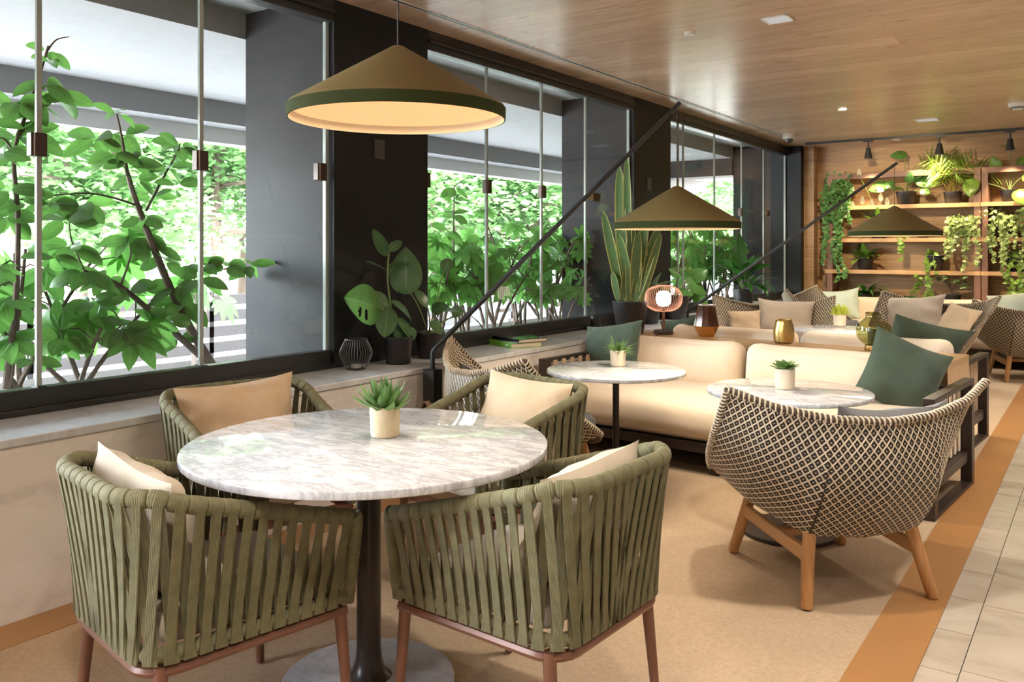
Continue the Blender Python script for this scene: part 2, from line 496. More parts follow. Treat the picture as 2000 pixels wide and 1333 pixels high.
MT['L_fatsia'] = leafmat('fatsia_leaf', (.12,.30,.065), trans=.5, rough=.30)
MT['L_tree'] = leafmat('tree_leaf', (.085,.18,.058), trans=.35, rough=.5, vein=0)
MT['L_rubber'] = leafmat('rubber_leaf', (.065,.145,.055), trans=.12, rough=.28, vein=.35)
MT['L_monstera'] = leafmat('monstera_leaf', (.075,.20,.045), trans=.2, rough=.3, vein=.2)
MT['L_lily'] = leafmat('lily_leaf', (.035,.14,.02), trans=.2, rough=.25)
MT['L_lily_light'] = leafmat('light_lily_leaf', (.11,.22,.03), trans=.25, rough=.3)
MT['L_snake'] = leafmat('snake_leaf', (.09,.19,.06), trans=.1, rough=.4, vein=0, edge=(.50,.47,.14), band=(.12,.18,.07))
MT['L_ivy'] = leafmat('ivy_leaf', (.09,.22,.06), trans=.25, rough=.35)
MT['L_ivy_var'] = leafmat('variegated_ivy_leaf', (.20,.30,.09), trans=.25, rough=.4, edge=(.40,.42,.20))
MT['L_pothos'] = leafmat('pothos_leaf', (.17,.30,.04), trans=.3, rough=.3)
MT['L_palm'] = leafmat('palm_leaf', (.13,.22,.03), trans=.3, rough=.4)
MT['L_succ'] = leafmat('succulent_leaf', (.11,.22,.06), trans=.12, rough=.4, vein=0)
MT['L_succ_y'] = leafmat('yellow_succulent_leaf', (.46,.52,.06), trans=.2, rough=.4, vein=0)
MT['spathe'] = leafmat('white_spathe', (.75,.75,.60), trans=.4, rough=.5, vein=.05)
# ------------------------------------------------------------------ the room
XB, XG = -3.27, -3.72           # bench front, glass plane
ZS, ZC = 0.68, 2.82             # sill, ceiling
YB = 12.40                      # back wall
XR, YF = 4.6, -3.2              # right and front walls, out of the frame

def carpet_mat():
    m = N('loop_carpet'); c = m.coord()
    n = m.noise(c, 420, 2); n2 = m.noise(c, 60, 4); n3 = m.noise(c, 1.4, 3)
    f = m.math('ADD', m.math('MULTIPLY', n.outputs[0], .5), m.math('ADD', m.math('MULTIPLY', n2.outputs[0], .35), m.math('MULTIPLY', n3.outputs[0], .3)))
    m.bs(Base_Color=m.ramp(f, (.35, (.32,.23,.145)), (.75, (.52,.395,.27))), Roughness=.95)
    m.b.inputs['Specular IOR Level'].default_value = .1
    m.bump(m.math('ADD', n.outputs[0], n2.outputs[0]), .5, .004); return m.m
def tile_mat(name, w, h, rot=0.0, off=.5):
    m = N(name); c = m.coord(); 
    br = m.n('ShaderNodeTexBrick', {'offset': off, 'offset_frequency': 2}, Vector=m.coord(rot=(0,0,PI/2)), Color1=(.0,.0,.0), Color2=(1,1,1), Mortar=(.5,.5,.5), Scale=1.0, Mortar_Size=.0028, Mortar_Smooth=.1, Bias=0.0, Brick_Width=w, Row_Height=h)
    cs = m.coord(scale=(1.0,2.2,1), rot=(0,0,rot))
    sh = m.n('ShaderNodeVectorMath', {'operation': 'ADD'}, i0=cs, i1=m.n('ShaderNodeVectorMath', {'operation': 'SCALE'}, i0=br.outputs[0], Scale=9.0).outputs[0])
    n = m.noise(sh.outputs[0], 1.3, 8, .58, 1.6)
    col = m.ramp(n.outputs[0], (.28, (.29,.245,.19)), (.46, (.43,.375,.305)), (.75, (.50,.45,.375)))
    m.bs(Base_Color=m.mix(br.outputs[1], col, (.28,.21,.14)), Roughness=.20)
    m.bump(m.math('MULTIPLY', br.outputs[1], -1.0), .2, .002); return m.m

YE = 12.05
fl = MB(); fl.bx(-.385, XR, YF, YB, -.1, 0); struct(fl, 'floor', tile_mat('marble_tiles', .62, .62, .75))
tr = MB(); tr.bx(-.502, -.388, YF, YB, -.1, 0); struct(tr, 'trim_1', tile_mat('marble_border_tiles', .34, .60, .2, 0))
cp = MB(); cp.bx(-3.08, -.69, YF, YB, -.1, .004)
struct(cp, 'floor_carpet', carpet_mat())
tr = MB(); tr.bx(-.69, -.502, YF, YB, -.1, .007); struct(tr, 'trim_2', MT['strip'])
tr = MB(); tr.bx(-3.268, -3.08, YF, YB, -.1, .007); struct(tr, 'trim_3', MT['strip'])

ce = MB(); ce.bx(XG-.3, XR, YF, YB+.3, ZC, ZC+.25); struct(ce, 'ceiling', MT['ceil'])
# long air slot in the ceiling
sl = MB()
SLX = at(1101, 115.5, z=ZC).x
sl.bx(SLX-.022, SLX-.014, -1, 11.35, ZC-.004, ZC); sl.bx(SLX+.014, SLX+.022, -1, 11.35, ZC-.004, ZC)
struct(sl, 'trim_4', MT['white'])
sl = MB(); sl.bx(SLX-.014, SLX+.014, -1, 11.35, ZC-.0015, ZC); struct(sl, 'trim_5', MT['blackmetal'])

wl = MB(); wl.bx(XG-.32, XB, YF, YB, -.1, ZS-.032); struct(wl, 'wall_left', MT['bench'])
sill = MB(); sill.bx(XG-.32, XB+.012, YF, YB, ZS-.032, ZS); struct(sill, 'trim_6', MT['sill'], bevel=.004)
wb = MB(); wb.bx(XG-.3, XR, YB, YB+.2, -.1, ZC); struct(wb, 'wall_back', MT['oakwall'])
wr = MB(); wr.bx(XR, XR+.2, YF, YB, -.1, ZC); struct(wr, 'wall_right', MT['offwall'])
wf = MB(); wf.bx(XG-.3, XR, YF-.2, YF, -.1, ZC); struct(wf, 'wall_front', MT['offwall'])
# black return and oak post in the far corner
k = MB(); k.bx(XG-.3, -3.50, YE+.02, YE+.10, ZS, ZC); k.bx(XG-.3,-3.50,YE+.1,YB,ZS,ZC); struct(k, 'wall_left_return', MT['black'])
k = MB(); k.bx(-3.50, -3.36, YE+.16, YB, ZS, ZC); struct(k, 'trim_7', MT['oakwall'])

# dark pillars between the windows
def pillar(y0, y1):
    m = MB(); m.bx(XG-.75, XG-.002, y0, y1, -.2, 2.86); struct(m, 'pillar', MT['darkpillar'])
    m = MB(); m.bx(XG-.002, XG+.05, y0, y1, ZS, ZC); struct(m, 'pillar_cladding', MT['black'])
pillar(3.45, 4.28); pillar(7.27, 8.10); pillar(-.55, .25)
m = MB(); m.bx(XG-.75, XG-.30, YE, YE+.5, -.2, 2.86); struct(m, 'pillar', MT['darkpillar'])

def plate(u, v, label):
    p = at(u, v, x=XG+.05)
    m = MB(); m.box((0,0,0), (.008, .085, .12))
    o = m.build('wall_plate', plain('dark_plate', (.045,.045,.048), .5), bevel=.003); o.location = (XG+.054, p.y, p.z)
    tag(o, label, 'wall plate')
plate(740, 292, 'small dark square plate on the first black pillar, under the big hanging lamp')
plate(1267, 360, 'small dark plate on the second black pillar, behind the snake plant')

def window(n, y0, y1, joints, clips, locks=()):
    w = tag(thing('window_%d' % n, None, None, (XG, 0, 0)), kind='structure')
    m = MB(); m.bx(-.05, .05, y0, y1, 2.69, ZC); m.bx(.05, .075, y0, y1, 2.735, 2.755); m.build('top_rail', MT['blackmetal'], w, bevel=.004)
    m = MB(); m.bx(-.035, .035, y0, y1, ZS+.012, .785); m.bx(-.05, .06, y0, y1, ZS, ZS+.028); m.build('bottom_rail', MT['blackmetal'], w, bevel=.004)
    ys = [y0]+list(joints)+[y1]
    for a, b in zip(ys, ys[1:]):
        m = MB(); m.bx(-.006, .006, a+.012, b-.012, .78, 2.70); m.build('glass_pane', MT['glass'], w, smooth=False)
    for y in list(joints):
        m = MB(); m.bx(-.008, .008, y-.011, y+.011, .785, 2.69); m.build('pane_joint', MT['seal'], w)
        m = MB(); m.bx(-.03, .03, y-.018, y+.018, ZS+.01, .79); m.build('rail_cover', MT['blackmetal'], w)
    m = MB(); m.bx(-.012, .012, y1-.03, y1-.006, .785, 2.69); m.build('end_frame', MT['seal'], w)
    for (u, v) in clips:
        p = at(u, v, x=XG)
        m = MB(); m.bx(-.018, .022, p.y-.034, p.y+.034, p.z-.05, p.z+.05); c = m.build('hinge_clip', MT['clip'], w, bevel=.003)
        m = MB(); m.bx(.022, .024, p.y-.024, p.y-.018, p.z-.05, p.z+.05); m.build('clip_line', MT['steel'], c)
    for (u, v) in locks:
        p = at(u, v, x=XG)
        m = MB(); m.bx(.008, .03, p.y-.01, p.y+.13, p.z-.035, p.z+.035); c = m.build('lock_plate', MT['clip'], w, bevel=.003)
        m = MB(); m.bx(.03, .032, p.y-.11, p.y+.0, p.z-.03, p.z+.03); m.build('lock_face', MT['steel'], c, bevel=.003)
    return w
jy = lambda u: at(u, 400, x=XG).y
window(1, .25, 3.45, [jy(75), jy(392)], [(72,283), (391,314), (625,336)])
window(2, 4.28, 7.27, [jy(950), jy(1057), jy(1143)], [(830,352), (951,365), (1058,375)], [(1153,385)])
window(3, 8.10, YE+.02, [jy(1324), jy(1334), jy(1395), jy(1448), jy(1491)], [(1446,415)], [(1494,417)])

# ceiling fittings
def ceil_disc(u, v, r, label):
    p = at(u, v, z=ZC)
    m = MB(); m.lathe([(0,0),(r*.9,0),(r,.006),(r,.022),(0,.022)], 28); o = m.build('ceiling_disc', MT['white'])
    o.location = (p.x, p.y, ZC-.022); tag(o, label, 'ceiling sensor')
ceil_disc(1347, 62, .036, 'small round white disc on the oak ceiling, nearest the camera')
ceil_disc(1645, 212, .045, 'small round white disc on the oak ceiling, before the far square grille')
ceil_disc(1751, 271, .05, 'small round white disc on the oak ceiling close to the spotlight track')
def vent(u, v, s, label):
    p = at(u, v, z=ZC); t = thing('ceiling_panel_light', label, 'ceiling light', (p.x, p.y, ZC))
    m = MB()
    for a, b, c, d in ((-s,s,-s,-s*.86),(-s,s,s*.86,s),(-s,-s*.86,-s,s),(s*.86,s,-s,s)): m.bx(a,b,c,d,-.008,0)
    m.build('frame', MT['white'], t, bevel=.002)
    m = MB(); m.bx(-s*.86,s*.86,-s*.86,s*.86,-.003,0); m.build('diffuser', emit('panel_diffuser', (.62,.66,.74), .35), t)
vent(1518, 37, .085, 'white framed square panel light in the ceiling, the nearer one')
vent(1811, 234, .12, 'white framed square panel light in the ceiling, the far one above the plant shelves')
p = at(1541, 262, z=ZC)
t = thing('dome_camera', 'white dome security camera on the ceiling near the window corner', 'camera', (p.x, p.y, ZC+.001))
m = MB(); m.lathe([(0,0),(.075,0),(.078,-.05),(.066,-.062),(0,-.062)][::-1], 28); m.build('housing', MT['white'], t)
m = MB(); m.lathe([(.052,-.060),(.048,-.085),(.03,-.105),(0,-.112)][::-1], 24); m.build('dome', plain('smoked_dome', (.03,.025,.025), .08), t)
p = at(1988, 202, z=ZC)
t = thing('smoke_detector', 'round white smoke detector on the ceiling at the right edge', 'smoke detector', (p.x, p.y, ZC))
m = MB(); m.lathe([(0,-.065),(.045,-.062),(.06,-.04),(.085,-.035),(.088,0),(0,0)], 28); m.build('body', MT['white'], t)
m = MB(); m.lathe([(.061,-.052),(.064,-.043)], 28); m.build('grille', MT['blackmetal'], t)
# window pullers on the sill
def weight(u, label):
    p = at(u, 629, x=XG+.13); t = thing('window_stop', label, 'window stop', (XG+.13, p.y, ZS))
    m = MB(); m.lathe([(0,0),(.085,0),(.085,.018),(0,.02)], 24); m.build('foot', MT['blackmetal'], t)
    m = MB(); m.lathe([(0,.018),(.042,.02),(.042,.12),(0,.122)], 24); m.build('post', MT['blackmetal'], t)
weight(1163, 'black cylinder stop on the sill left of the snake plant')

# ------------------------------------------------------------------ outside
ZO = -.12
g = MB(); g.bx(-60, XG-.32, -30, 90, ZO-.2, ZO); struct(g, 'pavement', plain('pale_pavement', (.45,.44,.42), .85, var=.1, vs=2))
c = MB(); c.bx(-4.47, XG-.05, -3, 16, 2.86, 3.1); c.bx(-6.75, -4.47, -3, 16, 2.70, 3.1); struct(c, 'canopy', MT['soffit'])
c = MB(); c.bx(-6.75, -6.50, -3, 16, 2.50, 2.70); struct(c, 'canopy_fascia', plain('grey_fascia', (.22,.22,.23), .8))
c = MB(); c.bx(-6.95, -6.76, -3, 16, 2.36, 3.2); struct(c, 'canopy_edge', plain('white_edge', (.6,.6,.6), .7))
for yy in (7.45,):
    c = MB(); c.bx(-6.5, -4.47, YE-.05, YE+.35, 2.45, 2.70); struct(c, 'canopy_beam', MT['darkpillar'])
pl = MB(); pl.bx(-5.35, XG-.33, .28, 3.42, ZO, .58); pl.bx(-5.35, XG-.33, 4.31, 7.24, ZO, .58); pl.bx(-5.35, XG-.33, 8.13, YE-.03, ZO, .58)
pl.bx(-5.35,-4.50,-3,16,ZO,.578)
struct(pl, 'planter', MT['soil'])

# dark slatted fence along the street
t = thing('street_fence', 'dark horizontal board fence beyond the window planting', 'fence', (-8.4, 0, ZO))
m = MB()
for z in (.12,.30,.48,.66,.84):
    m.bx(-.02,.02,-2,26,z,z+.12)
m.build('boards', plain('dark_boards', (.05,.045,.045), .6), t)
for i in range(15):
    m = MB(); m.bx(-.05,.02,-2+i*2-.03,-2+i*2+.03,0,1.0); m.build('post', MT['blackmetal'], t)

# building across the street
bt = thing('building', 'grey stone building with tall white framed windows across the street', 'building', (-19.0, 0, ZO))
m = MB(); m.bx(-6, 0, 3.0, 12.5, 0, 10); m.build('wall', plain('grey_stone', (.50,.47,.45), .85, var=.12, vs=1.5), bt)
m = MB()
for z in (.1, 3.05, 6.2): m.bx(0,.35,2.9,12.6,z+2.6-2.55,z+.38)
m.build('cornice', plain('white_stone', (.72,.70,.69), .8), bt, bevel=.03)
for z in (.7, 3.6, 6.8):
    for i in range(5):
        y = 3.7+i*1.85
        m = MB()
        for a in ((y,y+.12),(y+1.03,y+1.15)): m.bx(0,.14,a[0],a[1],z,z+2.15)
        m.bx(0,.14,y,y+1.15,z+2.03,z+2.15); m.bx(0,.14,y,y+1.15,z,z+.1); m.bx(0,.1,y+.55,y+.60,z,z+2.1); m.bx(0,.1,y,y+1.15,z+1.3,z+1.36)
        w = m.build('window_frame', MT['white'], bt)
        m = MB(); m.bx(0,.03,y+.1,y+1.05,z+.1,z+2.05); m.build('pane', plain('dark_pane', (.03,.03,.035), .1), w)
# ------------------------------------------------------------------ tables
def table(loc, r, h, rc, rb, label, base='base_marble', group=None, thick=.02):
    t = thing('round_table', label, 'table', (loc[0], loc[1], .004), 0, group)
    m = MB(); e = .004
    m.lathe([(0,h-thick),(r-e,h-thick),(r-.001,h-thick+.0015),(r,h-thick+e),(r,h-e),(r-.0012,h-.0012),(r-e,h),(0,h)], 96); m.build('tabletop', MT['carrara'], t, ang=50)
    m = MB(); m.lathe([(rb*.2,.02),(rc*1.9,.022),(rc*1.35,.04),(rc*1.08,.075),(rc,.12),(rc,h-thick)], 36); m.build('column', MT['column'], t)
    m = MB(); m.lathe([(0,0),(rb-.004,0),(rb,.004),(rb,.014),(rb-.004,.018),(rc,.021),(0,.021)], 64); m.build('base', MT[base], t)
    m = MB(); m.lathe([(rc,h-thick-.012),(rc*4,h-thick-.010),(rc*4,h-thick-.001),(rc,h-thick-.001)], 32); m.build('top_plate', MT['column'], t)
    return t
TA = V((-1.905, 1.938, 0))
table(TA, .563, .761, .038, .270, 'large round white marble dining table among the four olive chairs', thick=.024)
T2 = at(1203, 722, z=.69); T3 = at(1540, 762, z=.69); T4 = at(1637, 643, z=.69); T5 = at(1784, 607, z=.667)
table(T2, .390, .686, .019, .23, 'smaller round marble table before the left half of the front sofa', 'sofaframe')
table(T3, .385, .686, .019, .23, 'smaller round marble table between the front sofa and the big wicker chair', 'sofaframe')
table(T4, .390, .686, .019, .23, 'round marble table in the middle row, holding the yellow-green succulent', 'sofaframe')
table(T5, .390, .663, .019, .23, 'farthest round marble table, in front of the sofa by the plant wall', 'sofaframe')

# ------------------------------------------------------------------ olive strap armchairs
def path_plan(hw, y0, y1, rc, tip_in, n=60):
    """U-shaped plan, from the left arm tip round the back to the right arm tip, as evenly spaced points"""
    pts = [V((-hw+tip_in, y1, 0)), V((-hw+tip_in*.35, (y1*.4+y0*.6), 0))]
    for k in range(9):
        an = PI+PI/2*k/8; pts.append(V((-hw+rc+rc*math.cos(an), y0+rc+rc*math.sin(an), 0)))
    for k in range(9):
        an = 1.5*PI+PI/2*k/8; pts.append(V((hw-rc+rc*math.cos(an), y0+rc+rc*math.sin(an), 0)))
    pts += [V((hw-tip_in*.35, (y1*.4+y0*.6), 0)), V((hw-tip_in, y1, 0))]
    # resample
    L = [0]
    for a, b in zip(pts, pts[1:]): L.append(L[-1]+(b-a).length)
    out = []
    for i in range(n+1):
        s = L[-1]*i/n; k = 0
        while k < len(L)-2 and L[k+1] < s: k += 1
        out.append(pts[k].lerp(pts[k+1], (s-L[k])/max(1e-6, L[k+1]-L[k])))
    return out, L[-1]
def olive_chair():
    t = thing('strap_armchair', 'x', 'chair', group=None)
    NP = 120
    top, LT = path_plan(.305, -.335, .285, .15, .03, NP)
    bot, LB = path_plan(.262, -.285, .275, .075, .005, NP)
    def ztop(i):
        y = top[i].y; f = max(0, min(1, (.285-y)/.56))
        return .604+.165*(f**1.05)
    topc = [V((p.x, p.y, ztop(i))) for i, p in enumerate(top)]
    botc = [V((p.x, p.y, .372)) for p in bot]
    def s_at(c, x):
        x = max(0, min(1, x))*NP; i = min(int(x), NP-1); return c[i].lerp(c[i+1], x-i)
    # top rail, wrapped
    fine = [s_at(topc, i/780) for i in range(781)]
    NS = 39
    rad = []
    for i in range(781):
        ph = (i/780*NS*1.0) % 1.0
        rad.append(.0235-.002*abs(ph-.4) if ph < .88 else .0165)
    m = MB(); m.tube(fine, rad, 14); m.build('top_rail', MT['ropewrap'], t, ang=80)
    # lower wrapped rail
    fineb = [s_at(botc, i/300) for i in range(301)]
    m = MB(); m.tube([p+V((0,0,.006)) for p in fineb], [.019 if ((i/300*NS) % 1) < .8 else .0155 for i in range(301)], 10)
    m.build('lower_rope_rail', MT['ropewrap'], t, ang=80)
    # crossing straps, two layers
    m = MB(); W = .0242
    def strap(a, b, off, ww=W):
        p0 = s_at(topc, a); p1 = s_at(botc, b)
        tp = (s_at(topc, a+.01)-s_at(topc, a-.01)).normalized(); tb = (s_at(botc, b+.01)-s_at(botc, b-.01)).normalized()
        nt = V((-tp.y, tp.x, 0)).normalized(); nb = V((-tb.y, tb.x, 0)).normalized()
        if nt.dot(V((p0.x, p0.y, 0))) < 0: nt = -nt
        if nb.dot(V((p1.x, p1.y, 0))) < 0: nb = -nb
        p0 = p0+V((0,0,.004)); p1 = p1-V((0,0,.012)); n = 8
        sec = []
        vs, uv, fs = [], [], []
        for k in range(n+1):
            f = k/n; c = p0.lerp(p1, f); tt = tp.lerp(tb, f).normalized(); nn = nt.lerp(nb, f).normalized()
            o = off*math.sin(PI*f)**.5+ (.020 if k in (0, n) else .0215)*(1-math.sin(PI*f)**.5)
            c = c+nn*o
            hw = ww/2; h = .0025
            vs += [c-tt*hw-nn*h, c-tt*hw+nn*h, c+tt*hw+nn*h, c+tt*hw-nn*h]
            uv += [(0, f), (0, f), (1, f), (1, f)]
        for k in range(n):
            b0 = 4*k
            fs += [(b0+1, b0+2, b0+6, b0+5), (b0+3, b0, b0+4, b0+7), (b0, b0+1, b0+5, b0+4), (b0+2, b0+3, b0+7, b0+6)]
        m.add(vs, fs, uv)
    for k in range(NS):
        x = (k+.5)/NS
        sg = 1 if x < .5 else -1            # towards the back
        strap(x, min(.993, max(.007, x-sg*.25/NS)), -.003)
        strap(x, min(.993, max(.007, x+sg*1.0/NS)), .016)
        if .36 < x < .64: strap(x, x-sg*1.25/NS, .006)
    m.build('straps', MT['rope'], t, ang=60)
    # wrapped front posts
    for s in (0, 1):
        a, b = topc[-1 if s else 0], botc[-1 if s else 0]
        pts = [a+V((0,.004,.004)), a+V((0,.012,-.012)), a.lerp(b, .3)+V((0,.014,0)), a.lerp(b, .6)+V((0,.012,0)), b+V((0,.006,-.014))]
        sp = spline(pts, 10)
        m = MB(); m.tube(sp, [.0235-.004*(i/len(sp)) for i in range(len(sp))], 12); m.build('front_post', MT['ropewrap'], t)
    # metal frame and legs
    m = MB()
    fr = [s_at(botc, i/60)+V((0,0,-.034)) for i in range(61)]
    m.tube(fr, .0155, 8, flat=1.0)
    m.bar((-.255,.265,.338), (.255,.265,.338), .03, .03); m.bar((-.25,-.02,.338),(.25,-.02,.338),.03,.02)
    m.build('seat_frame', MT['brownmetal'], t)
    for sx in (-1, 1):
        for y, y2 in ((.262, .285), (-.245, -.275)):
            m = MB(); m.tube([(sx*.250, y, .350), (sx*.252, y+(y2-y)*.2, .28), (sx*.262, y2, .004)], [.0185, .0175, .0125], 14); m.build('leg', MT['brownmetal'], t)
    # seat pad
    m = MB(); rbox(m, (0, .005, .425), (.495, .50, .075), .03, 12, (0,0,.012)); m.build('seat_pad', MT['beige2'], t)
    return t
OC = olive_chair()
GRP = None
OC.location = (-2.085, 1.495, .004); OC.rotation_euler = (0,0,-math.atan2(.19,.98))
OC['label'] = 'olive strap armchair at the left front, seen from its side against the bench'
def heading(fx, fy): return math.atan2(-fx, fy)
clone(OC, (-1.385, 2.075, .004), heading(-.985,.05), 'olive strap armchair at the right front of the dining table, back corner to camera')
clone(OC, (-2.80, 2.23, .004), heading(.97,-.26), 'olive strap armchair against the marble bench, behind the left side of the dining table')
clone(OC, (-2.13, 2.89, .004), heading(-.20,-.98), 'olive strap armchair on the far side of the dining table, beside the wicker chair')

def cushion(loc, rz, w, h, t, mat, label, lean=.25, roll=0.0, seed=1, name='cushion', yaw2=0, ear=.10):
    o = pillow_mb(w, h, t, ear, seed).build(name, MT[mat])
    o.rotation_mode = 'QUATERNION'
    q = Matrix.Rotation(rz, 4, 'Z')@Matrix.Rotation(lean, 4, 'X')@Matrix.Rotation(roll, 4, 'Y')
    o.rotation_quaternion = q.to_quaternion(); o.location = loc
    return tag(o, label, 'cushion')
def on_chair(cl, rz, back, side, z, **k):
    f = V((-math.sin(rz), math.cos(rz), 0)); r = V((f.y, -f.x, 0))
    return V((cl[0], cl[1], 0))-f*back+r*side+V((0,0,z))
rz1 = -math.atan2(.19,.98)
cushion(on_chair((-2.085,1.495), rz1, .135, -.01, .46), rz1, .50, .36, .16, 'beige2', 'pale linen cushion in the left front olive armchair', .26, .05, 3)
rz2 = heading(-.985,.05)
cushion(on_chair((-1.385,2.075), rz2, .135, .0, .46), rz2, .50, .345, .16, 'beige2', 'pale linen cushion in the right front olive armchair, only its top showing', .26, -.03, 4)
rz3 = heading(.97,-.26)
cushion(on_chair((-2.80,2.23), rz3, .13, .0, .46), rz3, .52, .37, .17, 'beige', 'tan linen cushion in the olive armchair against the bench', .24, .04, 5)
rz4 = heading(-.20,-.98)
cushion(on_chair((-2.13,2.89), rz4, .13, .0, .46), rz4, .52, .365, .17, 'beige', 'tan linen cushion in the olive armchair on the far side of the dining table', .24, -.02, 6)

# ------------------------------------------------------------------ woven lounge chairs
def wicker_chair():
    t = thing('wicker_lounge_chair', 'x', 'chair')
    Tc = [V((0,-.425,.725)), V((.20,-.395,.735)), V((.40,-.335,.775)), V((.56,-.25,.835))]
    Bc = [V((0,-.27,.250)), V((.23,-.26,.265)), V((.345,.0,.325)), V((.405,.245,.41))]
    def ev(P, s):
        a = abs(s)*3; i = min(int(a), 2); f = a-i
        def g(k):
            if k < 0: q = P[-k].copy(); q.x = -q.x; return q
            return P[min(k, 3)]
        p0, p1, p2, p3 = g(i-1), g(i), g(i+1), (P[3]*2-P[2] if i == 2 else g(i+2))
        q = .5*((2*p1)+(p2-p0)*f+(2*p0-5*p1+4*p2-p3)*f*f+(3*p1-3*p2+p3-p0)*f**3)
        q = q.lerp(p1.lerp(p2, f), .72)
        if s < 0: q.x = -q.x
        return q
    def S(s, r):           # s -1..1 along the shell, r 0 bottom .. 1 top
        b, tp = ev(Bc, s), ev(Tc, s); p = b.lerp(tp, r)
        out = V((p.x*.9, p.y-.12, 0)); out = out.normalized() if out.length > 1e-4 else V((0,-1,0))
        bulge = .075*math.sin(PI*min(1, r*1.02))**.9*(1-.55*abs(s))
        return p+out*bulge-V((0,0,.03*math.sin(PI*r)))
    NC, NR = 41, 13
    m = MB(); m.grid(lambda a, b: S(-1+2*a, b), 96, 30)
    m.uv = [(u*NC, v*NR) for u, v in m.uv]
    m.build('woven_shell', MT['weave'], t, solid=.004)
    # diagonal cords
    m = MB()
    def cord(c0, sg):
        pts = []
        for k in range(2*NR+1):
            r = k/(2*NR); c = c0+sg*r*NR
            if 0 <= c <= NC:
                pts.append(S(-1+2*c/NC, r))
        if len(pts) > 1:
            m.tube(pts, .0041, 5, cap=False)
    for c in range(-NR, NC+NR+1):
        cord(c, 1); cord(c, -1)
    m.build('cords', MT['cord'], t)
    # rolled rim wrapped in cord
    ed = [S(1, 0+k/16) for k in range(16)][0:]
    rim = [S(-1, k/14) for k in range(14)]+[S(-1+2*k/60, 1) for k in range(61)]+[S(1, 1-k/14) for k in range(1, 15)]
    m = MB(); m.tube(rim, .0125, 8); rm = m.build('rim', plain('dark_rim', (.07,.052,.036), .6), t)
    m = MB(); fine = spline(rim, 4); fine = [fine[i] for i in range(0, len(fine), 1)]
    Ltot = 0; hel = []
    for a, b in zip(fine, fine[1:]):
        d = (b-a); Lg = d.length
        if Lg < 1e-5: continue
        d.normalize(); n1 = d.orthogonal().normalized() if abs(d.z) > .9 else V((0,0,1)); n1 = (n1-d*n1.dot(d)).normalized(); n2 = d.cross(n1)
        for k in range(4):
            q = a.lerp(b, k/4); an = (Ltot+Lg*k/4)/.020*2*PI
            hel.append(q+(n1*math.cos(an)+n2*math.sin(an))*.0135)
        Ltot += Lg
    m.tube(hel, .0040, 5); m.build('rim_cord', MT['cord'], rm)
    # seat pan
    m = MB()
    def pan(a, b):
        s = a; l, r_ = ev(Bc, -s if s else 0), ev(Bc, s)
        p = l.lerp(r_, b); 
        p.z += -.02*math.sin(PI*b)*(.3+s)-.0*s
        return p
    m.grid(pan, 26, 22); m.uv = [(v*22, u*18) for u, v in m.uv]
    k0 = len(m.v)
    def lip(a, b):
        l, r_ = ev(Bc, -1), ev(Bc, 1); p = l.lerp(r_, b); an = a*PI*.75
        p.y += .045*math.sin(an)*math.sin(PI*min(1,max(0,b)))**.5+.03*math.sin(PI*b); p.z += (-.05+.05*math.cos(an))*math.sin(PI*b)**.5-.02*math.sin(PI*b)*1.3
        return p
    m.grid(lip, 8, 22)
    for i in range(k0, len(m.v)): u, v = m.uv[i]; m.uv[i] = (v*22, 18+u*3)
    m.build('woven_seat', MT['weavepan'], t, solid=.006)
    # seat cushion
    m = MB(); rbox(m, (0, .07, .418), (.58, .44, .085), .035, 12, (0,0,.02), Matrix.Rotation(.16, 3, 'X')); m.build('seat_cushion', MT['greyfab'], t)
    # teak legs and rails
    for sx in (-1, 1):
        for sy, yt in ((-1, -.235), (1, .235)):
            m = MB(); m.tube([(sx*.205, yt, .335), (sx*.235, yt*1.12, .19), (sx*.268, sy*.312, .012), (sx*.269, sy*.313, .004)], [.024, .026, .0225, .019], 16); m.build('leg', MT['teak'], t)
    for sx in (-1, 1):
        m = MB(); m.bar((sx*.236, -.262, .185), (sx*.236, .262, .205), .028, .055); m.build('side_rail', MT['teak'], t, bevel=.006)
    m = MB(); m.bar((-.236, .0, .195), (.236, .0, .195), .05, .035); m.bar((-.2,.22,.285),(.2,.22,.285),.03,.045); m.build('cross_rail', MT['teak'], t, bevel=.006)
    return t
WC = wicker_chair()
def wplace(o, x, y, rz, label, sc=1.0, first=False):
    if first:
        o.location = (x, y, .004); o.rotation_euler = (0,0,rz); o.scale = (sc,)*3; o['label'] = label; return o
    return clone(o, (x, y, .004), rz, label, None, sc)
WN = wplace(WC, -.965, 3.685, heading(-.72,.70), 'big woven wicker lounge chair in the right foreground, its back to the camera', 1.0, True)
WL = wplace(WC, -2.60, 3.86, heading(.54,.84), 'woven wicker lounge chair beside the marble bench, behind the olive chairs')
p1 = at(1520, 600, d=8.6); WF1 = wplace(WC, p1.x, p1.y-.15, heading(.33,-.94), 'woven wicker lounge chair facing the camera near the far window, with a large taupe cushion', 1.06)
p2 = at(1803, 600, d=8.5); WF2 = wplace(WC, p2.x, p2.y, heading(-.36,-.93), 'woven wicker lounge chair at the far right, turned to the left, with two cushions', 1.09)
p3 = at(2003, 600, d=8.95); wplace(WC, p3.x, p3.y, heading(-.35,.93), 'woven wicker lounge chair at the right edge, its back showing before the far white sofa')
wplace(WC, -2.70, 10.30, heading(1,0), 'farthest woven wicker lounge chair, in the corner beside the long sill', 1.08)

